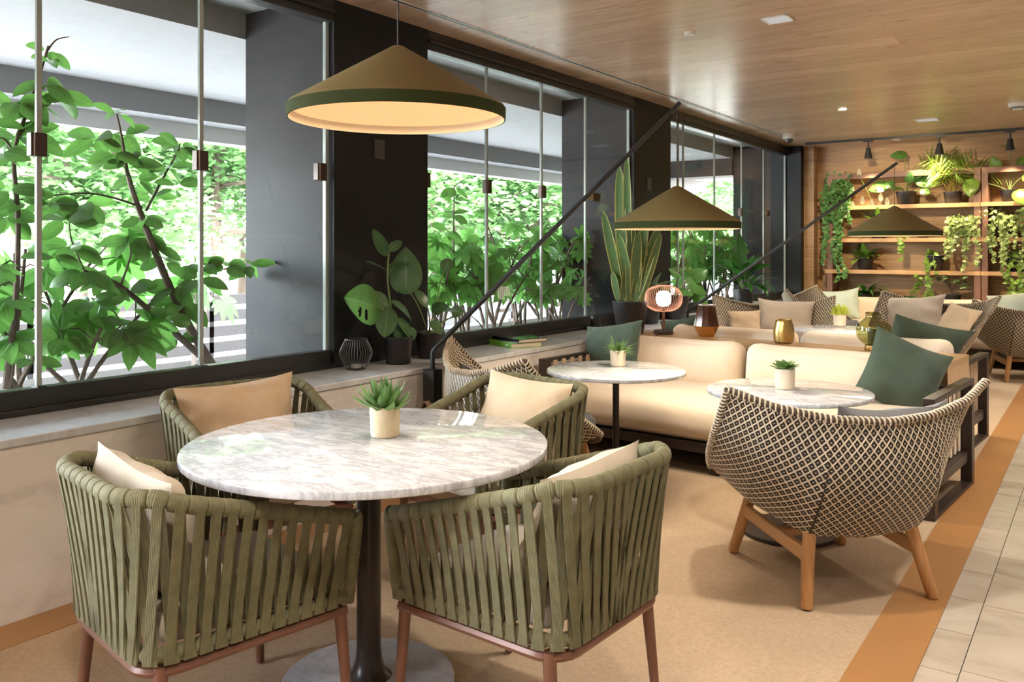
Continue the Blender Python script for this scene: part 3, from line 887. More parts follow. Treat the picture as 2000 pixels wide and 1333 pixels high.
def wpt(o, x, y, z):
    return o.matrix_basis@V((x, y, z))
bpy.context.view_layer.update()
def wcush(o, rz, x, y, z, *a, **k): return cushion(wpt(o, x, y, z), rz, *a, **k)
rzN = heading(-.72,.70)
wcush(WN, rzN, .10, -.13, .44, .46, .34, .12, 'greyfab', 'dark grey cushion in the foreground wicker chair', .42, .05, 11)
wcush(WN, rzN+.7, .36, -.02, .46, .36, .27, .10, 'greyfab', 'small grey cushion at the right side of the foreground wicker chair', .45, -.15, 12)
rzL = heading(.54,.84)
wcush(WL, rzL, -.12, -.16, .45, .46, .28, .12, 'greyfab', 'grey cushion in the wicker chair beside the bench', .42, .12, 13)
rzF = heading(.33,-.94)
wcush(WF1, rzF, -.10, -.14, .40, .56, .46, .16, 'taupe', 'large taupe cushion in the wicker chair near the far window', .40, -.06, 14)
wcush(WF1, rzF, .25, -.02, .42, .33, .33, .12, 'beige', 'small beige cushion beside the large taupe one near the far window', .45, .06, 15)
rzG = heading(-.36,-.93)
wcush(WF2, rzG, .20, -.13, .42, .66, .46, .16, 'taupe', 'large taupe cushion in the far right wicker chair', .40, .12, 16)
wcush(WF2, rzG-.3, -.26, .06, .42, .42, .40, .13, 'beige', 'small beige cushion in the far right wicker chair', .42, -.16, 17)

# ------------------------------------------------------------------ sofas and console
RS = math.radians(-4.5)
def sofa(loc, rz, L, D, label, arms=(1,1)):
    """origin = front right floor corner seen from behind the front edge; runs to -x, depth +y"""
    t = thing('sofa', label, 'sofa', loc, rz)
    m = MB(); m.bx(-L+.02, -.02, .06, D-.04, .135, .195); m.bx(-L+.02,-.02,.04,.075,.14,.20)
    m.build('platform', MT['sofaframe'], t, bevel=.004)
    for x in (-L+.25, -L/2, -.25):
        for y in (.14, D-.12):
            m = MB(); m.bx(x-.03, x+.03, y-.03, y+.03, .0, .14); m.build('foot', MT['sofaframe'], t)
    for i, x in ((0, -L), (1, -.06)):
        if not arms[i]: continue
        m = MB(); w = .06; th = .028
        m.bx(x, x+w, 0, D, .585, .585+th); m.bx(x, x+w, 0, D, 0, .022)
        m.bx(x, x+w, 0, .07, .02, .59); m.bx(x, x+w, D-.07, D, .02, .59)
        a = m.build('arm', MT['sofaframe'], t, bevel=.003)
        m = MB(); n = 8; inx = x+w if i == 0 else x
        for k in range(n):
            y = .11+k*(D-.22)/(n-1); m.bx(inx-.004, inx+.004, y-.022, y+.022, .20, .60)
        m.build('arm_straps', plain('tan_leather_straps', (.50,.37,.26), .6) if i == 0 else MT['cream'], a)
    m = MB(); m.bx(-L+.06, -.06, D-.055, D-.02, .2, .56); m.build('back_panel', MT['sofaframe'], t, bevel=.004)
    n = 1
    m = MB(); rbox(m, (-L/2, .36, .335), (L-.14, .68, .27), .10, 16, (0,.03,.012)); m.build('seat_cushion', MT['cream'], t)
    hw = (L-.34)/2
    for k in (0, 1):
        cx = -L/2-.07+(-.5 if k == 0 else .5)*(hw+.012)
        m = MB(); rbox(m, (0,0,0), (hw-.02, .20, .335), .085, 16, (0,.035,-.012), Matrix.Rotation(-.20, 3, 'X'))
        c = V((cx, D-.200, .562))
        m.v = [tuple(V(p)+c+V((0,0,.03*(abs(p[0])/(hw/2))**4*(1 if p[2] > 0 else 0)))) for p in m.v]
        m.build('back_cushion', MT['cream'], t)
    return t
SA = sofa((-.70, 4.69, .004), RS, 2.50, .92, 'long cream sofa in the middle of the room, facing the two small marble tables')
# second sofa, back to the console and facing away
sb = V((-.70, 7.08, .004)); 
SB = sofa((-.70-2.47*math.cos(RS), 7.08-2.47*math.sin(RS), .004), RS+PI, 2.47, .81, 'cream sofa behind the oak console, seen from its back')
SC = sofa((.9, 11.02, .004), 0, 4.05, .92, 'white sofa along the plant shelves at the far end', (1,1))

# oak console between the sofas
CON = thing('console_table', 'long low oak console between the two sofas, holding lamps and vases', 'console table', (-.775, 5.66, .004), RS)
LCON = 2.47
m = MB(); m.bx(-LCON, 0, 0, .575, .635, .681); m.build('top', MT['console'], CON, bevel=.002)
m = MB(); m.bx(-.045, 0, 0, .575, 0, .635); m.build('side_panel', planks('console_side', ((.50,.31,.16),(.60,.40,.22),(.68,.47,.28)), plank=.6, length=5, along='Z', rough=.35, plane='YZ', gap=.0003, knots=False), CON, bevel=.002)
m = MB(); m.bx(-LCON, -LCON+.045, 0, .575, 0, .635); m.build('side_panel', MT['console'], CON)
m = MB(); m.bx(-LCON+.045, -.045, .02, .04, .40, .60); m.build('front_rail', MT['sofaframe'], CON)
CZ = .685
# loose cushions on the sofas
def spt(o, x, y, z): return o.matrix_basis@V((x, y, z))
cushion(spt(SA, -.36, .52, .44), RS+.55, .45, .45, .17, 'velvet', 'square dark green velvet cushion against the right arm of the front sofa', -.34, .42, 21)
cushion(spt(SA, -2.27, .52, .475), RS-.30, .60, .37, .16, 'velvet', 'dark green velvet cushion at the left end of the front sofa', -.28, -.16, 22)
bpy.context.view_layer.update()
cushion(spt(SB, -2.03, .38, .46), RS+.5, .56, .46, .16, 'velvet', 'green velvet cushion at the right end of the sofa behind the console', .5, .25, 23)
cushion(spt(SB, -.34, .5, .47), RS-.3, .5, .34, .15, 'velvet', 'green cushion peeking over the left end of the sofa behind the console', .30, -.2, 24)
pm = at(1636, 600, y=11.25); cushion((pm.x, 11.42, .46), -.15, .50, .40, .15, 'mint', 'pale mint cushion at the left end of the far white sofa', -.25, -.14, 25)
pm = at(1990, 600, y=11.25); cushion((pm.x, 11.4, .46), .2, .55, .42, .16, 'mint', 'pale cushion on the right part of the far white sofa, by the picture edge', -.25, -.15, 26)

# ------------------------------------------------------------------ pendant and arm lamps
def shade(t, r, h, zr):
    """cone with a rim band; zr = height of the lower rim in local z"""
    m = MB(); m.lathe([(r,zr+.034),(r*.985,zr+.045),(.034,zr+h-.012),(.020,zr+h-.003),(.008,zr+h+.001),(0,zr+h+.0015)], 72); m.build('cone_shade', MT['shade'], t, ang=60)
    m = MB(); m.lathe([(r-.004,zr),(r,zr),(r+.001,zr+.036),(r-.003,zr+.036)], 72); m.build('rim_band', MT['shadeband'], t)
    m = MB(); m.lathe([(r-.004,zr),(r-.006,zr+.02),(r-.016,zr+.030)], 72); m.build('lining', MT['shadein'], t)
    m = MB(); m.lathe([(r-.014,zr+.028),(0,zr+.028)], 72); m.build('diffuser', MT['diff'], t)
LAMPS = []
P1 = at(777, 226, d=2.72)
t = thing('pendant_lamp', 'big olive cone pendant lamp over the dining table', 'lamp', (P1.x, P1.y, 0))
shade(t, .345, .238, P1.z-.014)
m = MB(); m.tube([(0,0,P1.z+.22),(0,0,ZC)], .0028, 6); m.build('cord', MT['blackmetal'], t)
m = MB(); m.lathe([(0,ZC-.03),(.05,ZC-.03),(.055,ZC),(0,ZC)], 24); m.build('ceiling_rose', MT['blackmetal'], t)
LAMPS.append((P1.x, P1.y, P1.z+.005, .30))
def arm_lamp(u, vr, d, vtip, ub, label):
    pr = at(u, vr, d=d); tip = at(u+3, vtip, d=d)
    b = at(ub, 700, x=-3.17); b.z = 0
    t = thing('arm_lamp', label, 'lamp', (b.x, b.y, .007))
    rel = lambda p: V((p[0]-b.x, p[1]-b.y, p[2]))
    m = MB(); m.bx(-.04,.04,-.04,.04,0,.672); m.build('base_post', MT['blackmetal'], t, bevel=.003)
    hd = V((pr.x-b.x, pr.y-b.y, 0)).normalized()
    el = V((0,0,.80))+hd*.02
    m = MB(); m.tube([(0,0,.66),(0,0,.775),el], .014, 10); m.build('elbow', MT['blackmetal'], t)
    tp = rel(tip)+hd*.01
    m = MB(); m.tube([el, el.lerp(tp,.5), tp], [.0155,.0135,.0115], 10); m.build('arm', MT['blackmetal'], t)
    s = rel(pr); 
    m = MB(); m.tube([(s.x,s.y,pr.z+.22),(s.x,s.y,tp.z-.005)], .002, 6); m.build('cord', MT['blackmetal'], t)
    mb_h = len(list(t.children))
    class Off: pass
    # shade parts are laid round the cord
    kids = set(t.children); shade(t, .345, .238, pr.z-.012)
    for c in t.children:
        if c not in kids: c.location = (s.x, s.y, 0)
    LAMPS.append((pr.x, pr.y, pr.z+.005, .30))
arm_lamp(1322, 446, 4.70, 203, 845, 'olive cone lamp hung from the long black arm above the smaller marble tables')
arm_lamp(1747, 460, 6.75, 320, 1343, 'dark olive cone lamp hung from the second slanting arm, in front of the plant shelves')
# ------------------------------------------------------------------ plants
UP = V((0,0,1))
def rdir(az, el): return V((math.cos(az)*math.cos(el), math.sin(az)*math.cos(el), math.sin(el)))
def pot(t, r, h, mat='potblack', taper=.80, soil=True, n=36, rim=True):
    m = MB(); rt, rb = r, r*taper
    prof = [(0,0),(rb-.004,0),(rb,.004),(rt,h-.012 if rim else h-.003)]
    prof += [(rt+.003,h-.010),(rt+.003,h),(rt-.006,h)] if rim else [(rt,h-.002),(rt-.002,h),(rt-.006,h)]
    prof += [(rt-.009,h-.02),(rt-.012,h-.035)]
    m.lathe(prof, n); m.build('pot', MT[mat], t)
    m = MB(); m.lathe([(rt-.010,h-.022),(rt*.5,h-.018),(0,h-.016)], 24); m.build('soil', MT['soil'], t)
def potted(label, loc, r, h, cat='potted plant', name='potted_plant', mat='potblack', taper=.80, rim=True):
    t = thing(name, label, cat, loc); pot(t, r, h, mat, taper, rim=rim); return t

def succulent(label, loc, r, h, mat='potcream', lm='L_succ', kind=0, sc=1.0):
    t = potted(label, loc, r, h, 'succulent', 'potted_succulent', mat, .92, False)
    m = MB(); z = h-.02
    if kind == 0:     # pointed rosette, many upright and arching leaves
        for ring, (n, el, L, W) in enumerate(((10,.22,.078,.026),(10,.52,.080,.028),(9,.80,.080,.028),(7,1.08,.078,.026),(4,1.38,.075,.022))):
            for k in range(n):
                az = 2*PI*(k+.5*ring)/n+rnd(-.12,.12); d = rdir(az, el+rnd(-.1,.1)); nr = -rdir(az, el-PI/2)
                leaf(m, V((0,0,z))+rdir(az,0)*.014, d, nr, L*sc*rnd(.85,1.15), W*sc, -.25 if ring > 2 else -.55, .42, 5, .55, .8)
    elif kind == 1:   # thin spiky tufts
        for k in range(70):
            az = rnd(0,2*PI); el = rnd(.1,1.4); d = rdir(az, el)
            leaf(m, V((0,0,z))+rdir(az,0)*rnd(0,.02), d, -rdir(az, el-PI/2), .085*sc*rnd(.7,1.1), .009*sc, rnd(-.1,.9), .3, 5, .6, .8)
    elif kind == 2:   # flat open rosette
        for ring, (n, el, L) in enumerate(((9,.12,.07),(8,.42,.062),(6,.75,.05),(4,1.15,.035))):
            for k in range(n):
                az = 2*PI*(k+.5*ring)/n+rnd(-.1,.1)
                leaf(m, V((0,0,z+.012)), rdir(az, el+rnd(-.08,.08)), -rdir(az, el-PI/2), L*sc, .030*sc, -.35, .30, 5, 1.3, .75)
    m.build('foliage', MT[lm], t); return t
ptop = lambda u, v, z: at(u, v, z=z)
p = at(752, 852, z=.765)
s1 = succulent('striped green succulent in a cream scallop-patterned pot on the dining table', (p.x,p.y,.765), .050, .098, 'potcream', 'L_succ', 0, 1.35)
p = at(1207, 715, z=.69); succulent('spiky green succulent in a cream pot on the marble table left of the front sofa', (p.x,p.y,.69), .046, .092, 'potcream', 'L_succ', 1, 1.3)
p = at(1533, 760, z=.69); succulent('flat green rosette succulent in a cream pot, on the table behind the big wicker chair', (p.x,p.y,.69), .048, .100, 'potcream', 'L_succ', 2, 1.15)
p = at(1640, 637, z=.69); succulent('bright yellow-green succulent in a cream pot on the middle-row table', (p.x,p.y,.69), .055, .100, 'potcream', 'L_succ_y', 0, 1.5)
p = at(1779, 604, z=.667); succulent('grey-green succulent in a pale pot on the farthest marble table', (p.x,p.y,.667), .058, .12, 'potwhite', 'L_succ', 2, 1.2)
# scallop relief on the dining table's pot
m = N('scallop_pot'); tc = m.t.nodes.new('ShaderNodeTexCoord'); sp = m.n('ShaderNodeSeparateXYZ', None, i0=tc.outputs['Object'])
ang = m.math('ARCTAN2', sp.outputs[1], sp.outputs[0])
cu = m.math('MULTIPLY', ang, 9/(2*PI)); cv = m.math('MULTIPLY', sp.outputs[2], 1/.030)
row = m.math('FLOOR', cv); cu2 = m.math('ADD', cu, m.math('MULTIPLY', row, .5))
fx = m.math('SUBTRACT', m.math('FRACT', m.math('ADD', cu2, 50.0)), .5); fy = m.math('SUBTRACT', m.math('FRACT', cv), .75)
dd = m.math('SQRT', m.math('ADD', m.math('MULTIPLY', fx, fx), m.math('MULTIPLY', m.math('MULTIPLY', fy, fy), .75)))
rings = m.math('SINE', m.math('MULTIPLY', dd, 46.0))
m.bs(Base_Color=m.ramp(m.math('ADD', m.math('MULTIPLY', rings, .5), .5), (.2, (.50,.39,.22)), (.6, (.64,.53,.36))), Roughness=.55); m.bump(rings, .35, .002)
[c for c in s1.children if c.name.startswith('pot')][0].data.materials[0] = m.m

# --- plants on the sill
p = at(773, 702, x=-3.52)
t = potted('black pot with a young rubber plant and one split monstera leaf, before the first pillar', (-3.50, p.y, ZS), .088, .165, 'potted plant', 'rubber_plant', taper=.84)
b = V((-3.50, p.y, ZS))
def P(u, v, dx=0): return at(u, v, x=-3.50+dx)-b
m = MB(); m.tube(spline([P(770,665), P(764,620), P(758,560), P(757,520), P(760,490)], 5), [.006]*20+[.004], 8, cap=True) if False else m.tube(spline([P(770,668), P(763,600), P(757,545), P(760,488)], 6), .0055, 8); m.build('stem', MT['stem'], t)
m = MB()
def L2(u0, v0, u1, v1, W, dx0=0, dx1=0, nrm=None, curl=.3, fold=.12, mb=None, a=.85, fold2=None):
    q0, q1 = P(u0,v0,dx0), P(u1,v1,dx1); d = q1-q0
    view = V((.66,-.70,.12)) if nrm is None else V(nrm)
    leaf(mb or m, q0, d, view, d.length*1.03, W, curl, fold, 10, a, .62)
L2(756,500, 733,455, .075, 0, .05); L2(758,490, 786,470, .06, 0, .04); L2(758,520, 815,495, .06, 0, .10, (.3,-.3,.9), .9)
L2(756,530, 722,503, .035, 0, .03, (.5,-.3,.8)); L2(758,540, 777,508, .055, 0, -.02, None); L2(760,600, 722,572, .11, 0, -.03, (.5,-.6,.6))
L2(764,590, 828,615, .105, 0, .08, (.4,-.4,.85), .8); L2(757,600, 752,652, .135, .01, .10, (.72,-.68,.25), .3, .08); L2(775,625, 822,658, .10, .03, .07, (.5,-.55,.7), .6)
L2(770,645, 800,662, .09, .02, .05, (.6,-.6,.2)); L2(766,640, 782,668, .06, 0, .02)
m.build('foliage', MT['L_rubber'], t)
m = MB(); q0 = P(728,602); q1 = P(656,566, .10)
disc_leaf(m, P(733,600,.02), (P(652,572,.08)-P(733,600,.02)), (.62,-.72,.3), .275, .235, heart, .3, .03, 28, 14, [(.36,-.52,.048,.26),(.54,-.56,.052,.28)])
m.build('monstera_leaf', MT['L_monstera'], t)
m = MB(); m.tube(spline([P(768,668), P(762,618,.01), P(733,600,.02)], 6), .0035, 6); m.build('petiole', MT['stem'], t)

p2 = at(840, 696, x=-3.52); b = V((-3.52, p2.y, ZS))
t = potted('black pot of long-stalked broad leaves on the sill, right beside the rubber plant', (b.x,b.y,b.z), .092, .165, 'potted plant', 'potted_philodendron', taper=.84)
def P(u, v, dx=0): return at(u, v, x=-3.52+dx)-b
m = MB(); mk = MB()
for (u0,v0,u1,v1,W,dx) in ((792,560,796,480,.0,.0),):
    disc_leaf(m, P(793,560,.02), P(792,484,.0)-P(793,560,.02), (.68,-.72,.1), .25, .20, heart, .35, .05, 20, 10)
for (u0,v0,u1,v1,W,dx0,dx1,nr) in ((845,612,870,590,.12,.04,.10,(.3,-.4,.8)),(862,608,905,600,.10,.06,.12,(.1,-.4,.95)),(835,600,816,565,.07,.02,.0,(.5,-.5,.7)),
        (885,620,905,590,.08,.05,.02,(.6,-.6,.3)),(905,610,955,630,.07,.06,.10,(.2,-.5,.9)),(840,630,868,648,.09,.05,.12,(.4,-.5,.8)),(805,640,790,665,.10,.03,.08,(.6,-.6,.3)),(866,530,880,505,.09,.0,.03,(.6,-.6,.2))):
    L2(u0,v0,u1,v1,W,dx0,dx1,nr,.5,.15,m)
for (u,v,dx) in ((793,560,.02),(845,612,.04),(862,608,.06),(835,600,.02),(885,620,.05),(905,610,.06),(866,530,0)):
    mk.tube(spline([P(842+R.uniform(-8,8),655), P((842+u)/2,(655+v)/2-8,dx*.3), P(u,v,dx)], 5), .0042, 6)
m.build('foliage', MT['L_rubber'], t); mk.build('stalks', MT['stem'], t)

# snake plant on the console
p = at(1231, 645, d=6.92); b = V((p.x, p.y, CZ))
t = potted('tall yellow-edged snake plant in a large black pot at the window end of the console', (b.x,b.y,b.z), .145, .265, 'snake plant', 'snake_plant', taper=.74)
m = MB()
for (u0,u1,v1,W,L) in ((1218,1203,318,.075,0),(1226,1224,300,.06,0),(1212,1180,410,.065,0),(1222,1212,470,.07,0),(1232,1218,455,.065,0),(1240,1237,470,.07,0),(1228,1240,420,.06,0),
        (1240,1268,400,.06,0),(1246,1287,438,.07,0),(1250,1260,460,.07,0),(1236,1252,450,.07,0),(1254,1290,455,.055,0),(1205,1196,530,.055,0),(1248,1280,470,.06,0),(1216,1228,500,.07,0),(1240,1250,500,.07,0)):
    z1 = 1.37+(487-v1)*6.92/1660-CZ; q0 = V((CS*(u0-1231)*6.92/1660, SN*(u0-1231)*6.92/1660+rnd(-.04,.04), .245))
    q1 = V((CS*(u1-1231)*6.92/1660, SN*(u1-1231)*6.92/1660+rnd(-.06,.06), z1)); d = q1-q0
    leaf(m, q0, d, V((.45+rnd(-.4,.4),-.8,.1)), d.length, W*1.3, rnd(-.15,.15), .22, 14, 1.15, .42, rnd(-.3,.3))
m.build('foliage', MT['L_snake'], t)
# pots behind it on the sill, in front of the second pillar
p = at(1275, 600, x=-3.5); t = potted('black pot with dull olive leaves on the sill before the second pillar', (-3.5,p.y-.12,ZS), .13, .22, name='potted_plant')
m = MB()
for k in range(26):
    az = rnd(0,6.28); el = rnd(.4,1.4); leaf(m, V((0,0,.2)), rdir(az,el), -rdir(az,el-PI/2), rnd(.25,.42), .085, rnd(.4,1.3), .2, 7)
m.clamp(0, -.14); m.build('foliage', leafmat('dull_leaf', (.09,.12,.055), trans=.15, rough=.5), t)
p = at(1318, 600, x=-3.5); b = V((-3.5,p.y,ZS)); t = potted('black pot with large round thin-stalked leaves, on the sill right of the second pillar', b, .135, .23, name='potted_philodendron')
def P(u, v, dx=0): return at(u, v, x=-3.5+dx)-b
m = MB(); mk = MB()
for (u,v,u1,v1,L) in ((1325,535,1312,528,.22),(1345,550,1362,560,.24),(1340,565,1335,580,.2),(1350,545,1366,535,.2),(1300,560,1285,566,.18),(1360,575,1372,590,.2)):
    q = P(u,v,.05); dd = P(u1,v1,.12)-q
    disc_leaf(m, q, dd, V((.55,-.5,.7)), L, L*.85, heart, .5, .06, 14, 6)
    mk.tube(spline([V((0,0,.22)), q*.5+V((0,0,.16)), q], 5), .004, 6)
m.build('foliage', MT['L_monstera'], t); mk.build('stalks', MT['stem'], t)
# peace lily under the third window
p = at(1451, 585, x=-3.5); t = potted('leafy dark green peace lily in a black pot on the sill under the third window', (-3.5,p.y,ZS), .118, .225, 'peace lily', 'peace_lily', taper=.92)
m = MB()
for k in range(52):
    az = rnd(0,6.28); el = rnd(.25,1.45); Lf = rnd(.28,.48)
    st = V((0,0,.2))+rdir(az,el)*Lf*.45
    leaf(m, st, rdir(az,el), -rdir(az,el-PI/2), Lf*.8, .085*rnd(.8,1.2), rnd(.5,1.5), .18, 8)
leaf(m, V((0,0,.45)), V((-.05,-.1,1)), V((.6,-.8,0)), .46, .12, .15, .12, 10)
for (dx,dz) in ((-.18,.55),(-.22,.47),(.12,.5),(.2,.4)): leaf(m, V((dx*.3,0,.42)), V((dx,rnd(-.1,.1),dz*.35)), V((0,-.5,.8)), .3, .12, .6, .12, 8)
m.build('foliage', MT['L_lily'], t)
mk = MB()
for k in range(18):
    az = rnd(0,6.28); mk.tube([(0,0,.2), rdir(az,1.1)*.12+V((0,0,.2)), rdir(az,.9)*.22+V((0,0,.22))], .003, 5)
mk.build('stalks', MT['stem'], t)

# --- sill and console objects
p = at(688, 700, x=-3.56); t = thing('wire_lantern', 'black wire lantern with a glass candle cup on the sill by the first pillar', 'lantern', (-3.53,p.y,ZS))
prof = [(.052,.004),(.072,.03),(.094,.085),(.096,.095),(.088,.12),(.062,.172)]
def pr(z):
    for (r0,z0),(r1,z1) in zip(prof, prof[1:]):
        if z <= z1: return r0+(r1-r0)*(z-z0)/(z1-z0)
    return prof[-1][0]
m = MB()
for k in range(36):
    a = 2*PI*k/36; m.tube([(r*math.cos(a), r*math.sin(a), z) for r, z in prof], .0010, 4, cap=False)
m.build('wires', plain('lantern_wire', (.10,.098,.10), .4, .3), t)
m = MB()
for z, r in ((.004,.052),(.174,.062)): m.tube([(r*math.cos(2*PI*k/40), r*math.sin(2*PI*k/40), z) for k in range(40)], .0035, 6, closed=True)
m.lathe([(0,0),(.052,0),(.052,.003),(0,.003)], 32); m.build('rings', MT['blackmetal'], t)
m = MB(); m.lathe([(0,.004),(.036,.004),(.036,.115),(.0345,.115),(.0345,.008),(0,.008)], 32); m.build('glass_cup', MT['clearglass'], t)
m = MB(); m.lathe([(0,.009),(.030,.009),(.030,.028),(0,.027)], 24); m.build('candle', plain('white_wax', (.8,.78,.72), .5), t)

# books
bk = at(1000, 676, z=ZS); rzb = .52
def book(z, w, d, h, off, cover, label, mt, rz):
    t = thing('book', label, 'book', (bk.x+off[0]-.02, bk.y+off[1]+.05, z), rz)
    m = MB(); m.bx(-w/2,w/2,-d/2,d/2,0,.003); m.bx(-w/2,w/2,-d/2,d/2,h-.003,h); m.bx(-w/2,w/2,-d/2,-d/2+.003,0,h); c = m.build('cover', cover, t)
    m = MB(); m.bx(-w/2+.004,w/2-.005,-d/2+.004,d/2-.005,.003,h-.003); m.build('pages', plain('paper', (.66,.58,.46), .9), t)
    return t
rzb = math.atan2(-(at(1015,683,z=ZS)-at(935,668,z=ZS)).x, (at(1015,683,z=ZS)-at(935,668,z=ZS)).y)+PI/2
gb = book(ZS, .345, .26, .034, (0,0), plain('green_cover', (.16,.42,.03), .4), 'thick book with a bright green spine, lower of the two books on the sill', None, rzb)
m = MB(); m.bx(.10,.135,-.1312,-.130,.010,.026); m.build('spine_mark', plain('pale_mark', (.6,.7,.5), .5), gb)
bb = book(ZS+.034, .33, .25, .026, (.03,.03), plain('black_cover', (.012,.012,.014), .12), 'glossy black book on top of the green book on the sill', None, rzb+.06)
p = at(1500, 585, x=-3.48); t = thing('newspaper', 'folded white newspaper on the sill right of the peace lily', 'newspaper', (-3.50,p.y,ZS), .25)
m = MB(); rbox(m, (0,0,.014), (.36,.30,.028), .012, 6, (0,0,.004)); m.build('sheets', plain('newsprint', (.66,.65,.61), .85), t)
p = at(1352, 632, z=ZS); 

# copper wire table lamp
p = at(1296, 652, d=6.85); t = thing('table_lamp', 'small copper wire globe table lamp, lit, on the oak console', 'lamp', (p.x,p.y,CZ))
m = MB(); m.lathe([(0,0),(.078,0),(.080,.004),(.080,.026),(.074,.032),(.02,.034),(0,.034)], 36); m.build('base', MT['sofaframe'], t)
m = MB(); m.lathe([(.012,.03),(.0125,.20)], 20); m.build('stem', MT['brownmetal'], t)
ga, gb_, gz = .150, .108, .288
m = MB(); nw = 52
for k in range(nw):
    a = 2*PI*k/nw
    pts = []
    for j in range(13):
        th = -1.18+2.42*j/12; zz = math.copysign(abs(math.sin(th))**.85, th)
        pts.append((ga*math.cos(th)**.78*math.cos(a), ga*math.cos(th)**.78*math.sin(a), gz+gb_*zz))
    m.tube(pts, .0016, 4, cap=False)
for th in (-1.18, 1.24):
    r = ga*math.cos(th)**.78; zz = math.copysign(abs(math.sin(th))**.85, th); m.tube([(r*math.cos(2*PI*k/40), r*math.sin(2*PI*k/40), gz+gb_*zz) for k in range(40)], .003, 6, closed=True)
m.build('wire_globe', plain('copper_wire', (.90,.52,.38), .5, .1), t)
m = MB(); m.lathe([(0,.222),(.035,.227),(.055,.247),(.063,.287),(.055,.325),(.035,.345),(0,.350)], 28); m.build('inner_globe', emit('opal_globe', (1.0,.80,.66), 7.0), t)
m = MB(); m.tube(spline([(0,-.08,.012),(.01,-.12,.006),(.03,-.20,.004),(.02,-.235,.003)], 6), .003, 6); m.build('cable', MT['blackmetal'], t)
# faceted lantern, dark glass over amber
p = at(1380, 655, d=6.66); t = thing('glass_lantern', 'dark brown glass lantern with an amber faceted base on the console', 'lantern', (p.x,p.y,CZ))
m = MB(); m.lathe([(.066,.245),(.068,.240),(.100,.085)], 12); m.build('dark_glass', plain('smoky_brown_glass', (.060,.022,.012), .12, .2), t, ang=20)
m = MB(); m.lathe([(.100,.085),(.060,.004),(.056,0),(0,0)], 12); m.build('amber_base', plain('amber_glass', (.55,.27,.07), .10, .75), t, ang=20)
m = MB(); m.lathe([(.068,.243),(.069,.250),(.062,.251),(.060,.243)], 24); m.build('rim', MT['steel'], t)
m = MB(); m.lathe([(0,.235),(.062,.236)], 24); m.build('inside', MT['soil'], t)
# ribbed gold vase
p = at(1531, 668, d=6.2); t = thing('vase', 'ribbed brushed gold vase in the middle of the console', 'vase', (p.x,p.y,CZ))
m = MB(); prof = [(0,0),(.058,0),(.066,.010)]
for k in range(64):
    z = .012+k*.158/63; f = z/.17
    r = .066+.010*math.sin(PI*min(1,f*1.05))-.010*f*f; prof.append((r+(.0011 if k%2 else -.0009), z))
prof += [(.062,.172),(.058,.172),(.056,.12),(0,.11)]
m.lathe(prof, 48); m.build('body', plain('brushed_gold', (.50,.35,.13), .28, .95, var=.2, vs=30, bump=.4, bsc=90), t, ang=80)
# olive glass hurricane lantern
p = at(1706, 685, d=5.74); t = thing('hurricane_lantern', 'olive green glass lantern with a dark candle, at the right part of the console', 'lantern', (p.x,p.y,CZ))
m = MB(); m.lathe([(0,0),(.056,0),(.058,.003),(.056,.036),(.05,.040),(0,.040)], 36); m.build('brass_foot', plain('brass', (.55,.36,.14), .25, .95), t)
m = MB(); m.lathe([(.052,.040),(.085,.062),(.108,.095),(.110,.110),(.110,.165),(.106,.176),(.056,.216),(.051,.224),(.050,.245),(.054,.256),(.050,.258),(.047,.25)], 48)
m.build('glass_body', glassmat('olive_glass', (.60,.62,.38), 1.6, .02), t)
m = MB(); m.lathe([(0,.041),(.036,.041),(.037,.150),(.03,.153),(0,.150)], 28); m.build('candle', plain('green_candle', (.075,.085,.04), .5), t)

# small leather loop by the arm lamp's post
p = at(848, 800, x=-3.20)
t = thing('leather_strap', 'pale leather loop with a dark stud beside the black lamp post', 'strap', (-3.13,p.y-.13,0.004))
m = MB(); pts = spline([(-.055,0,.0),(-.055,0,.40),(-.050,0,.47),(-.02,0,.505),(.012,0,.48),(.018,0,.42),(.012,0,.36)], 8)
vs = []
for i in range(len(pts)-1): m.bar(pts[i], pts[i+1], .045, .006, up=(0,1,0)) if False else None
mm = MB(); mm.grid(lambda a, b: (lambda q: V((q.x, q.y-.022+.044*b, q.z)))(pts[min(len(pts)-1, int(a*(len(pts)-1)+.5))]), len(pts)-1, 1)
mm.build('loop', plain('pale_leather', (.58,.42,.30), .6), t, solid=.005)
m = MB(); m.lathe([(0,-.012),(.018,-.012),(.018,.0),(0,.002)], 20, c=(.02,-.0,.38), M=Matrix.Rotation(PI/2,3,'Y')); m.build('stud', MT['blackmetal'], t)

# ------------------------------------------------------------------ plant shelves
YS = 12.03
def shelfx(u): return at(u, 480, y=YS).x
ZSH = [1.955, 1.515, 1.092, .62]
def shelf_unit(x0, x1, label):
    t = thing('shelf_unit', label, 'shelf unit', (x0, 0, 0)); w = x1-x0
    def post(xa, xb, nm):
        m = MB(); m.bx(xa, xb, YS+.015, YB-.005, 0.0, 2.395); m.build(nm, MT['frame_brown'], t, bevel=.003)
    post(0, .07, 'post'); post(w-.075, w, 'post')
    m = MB(); m.bx(.07, w-.075, YS+.015, YS+.075, 2.32, 2.395); m.build('top_rail', MT['frame_brown'], t, bevel=.003)
    for z in ZSH:
        m = MB(); m.bx(-.02 if z > 0 else 0, w, YS, YB-.004, z-.052, z); m.build('shelf', MT['shelf'], t, bevel=.002)
    return t
xm = shelfx(1916)
shelf_unit(shelfx(1615), xm-.004, 'wide oak and brown framed plant shelf unit on the far wall, the left one')
shelf_unit(xm+.004, xm+.004+1.88, 'oak and brown framed plant shelf unit cut by the right picture edge')
YP = 12.175
def sp(u, z): p = at(u, 480, y=YP); return V((p.x, YP, z))
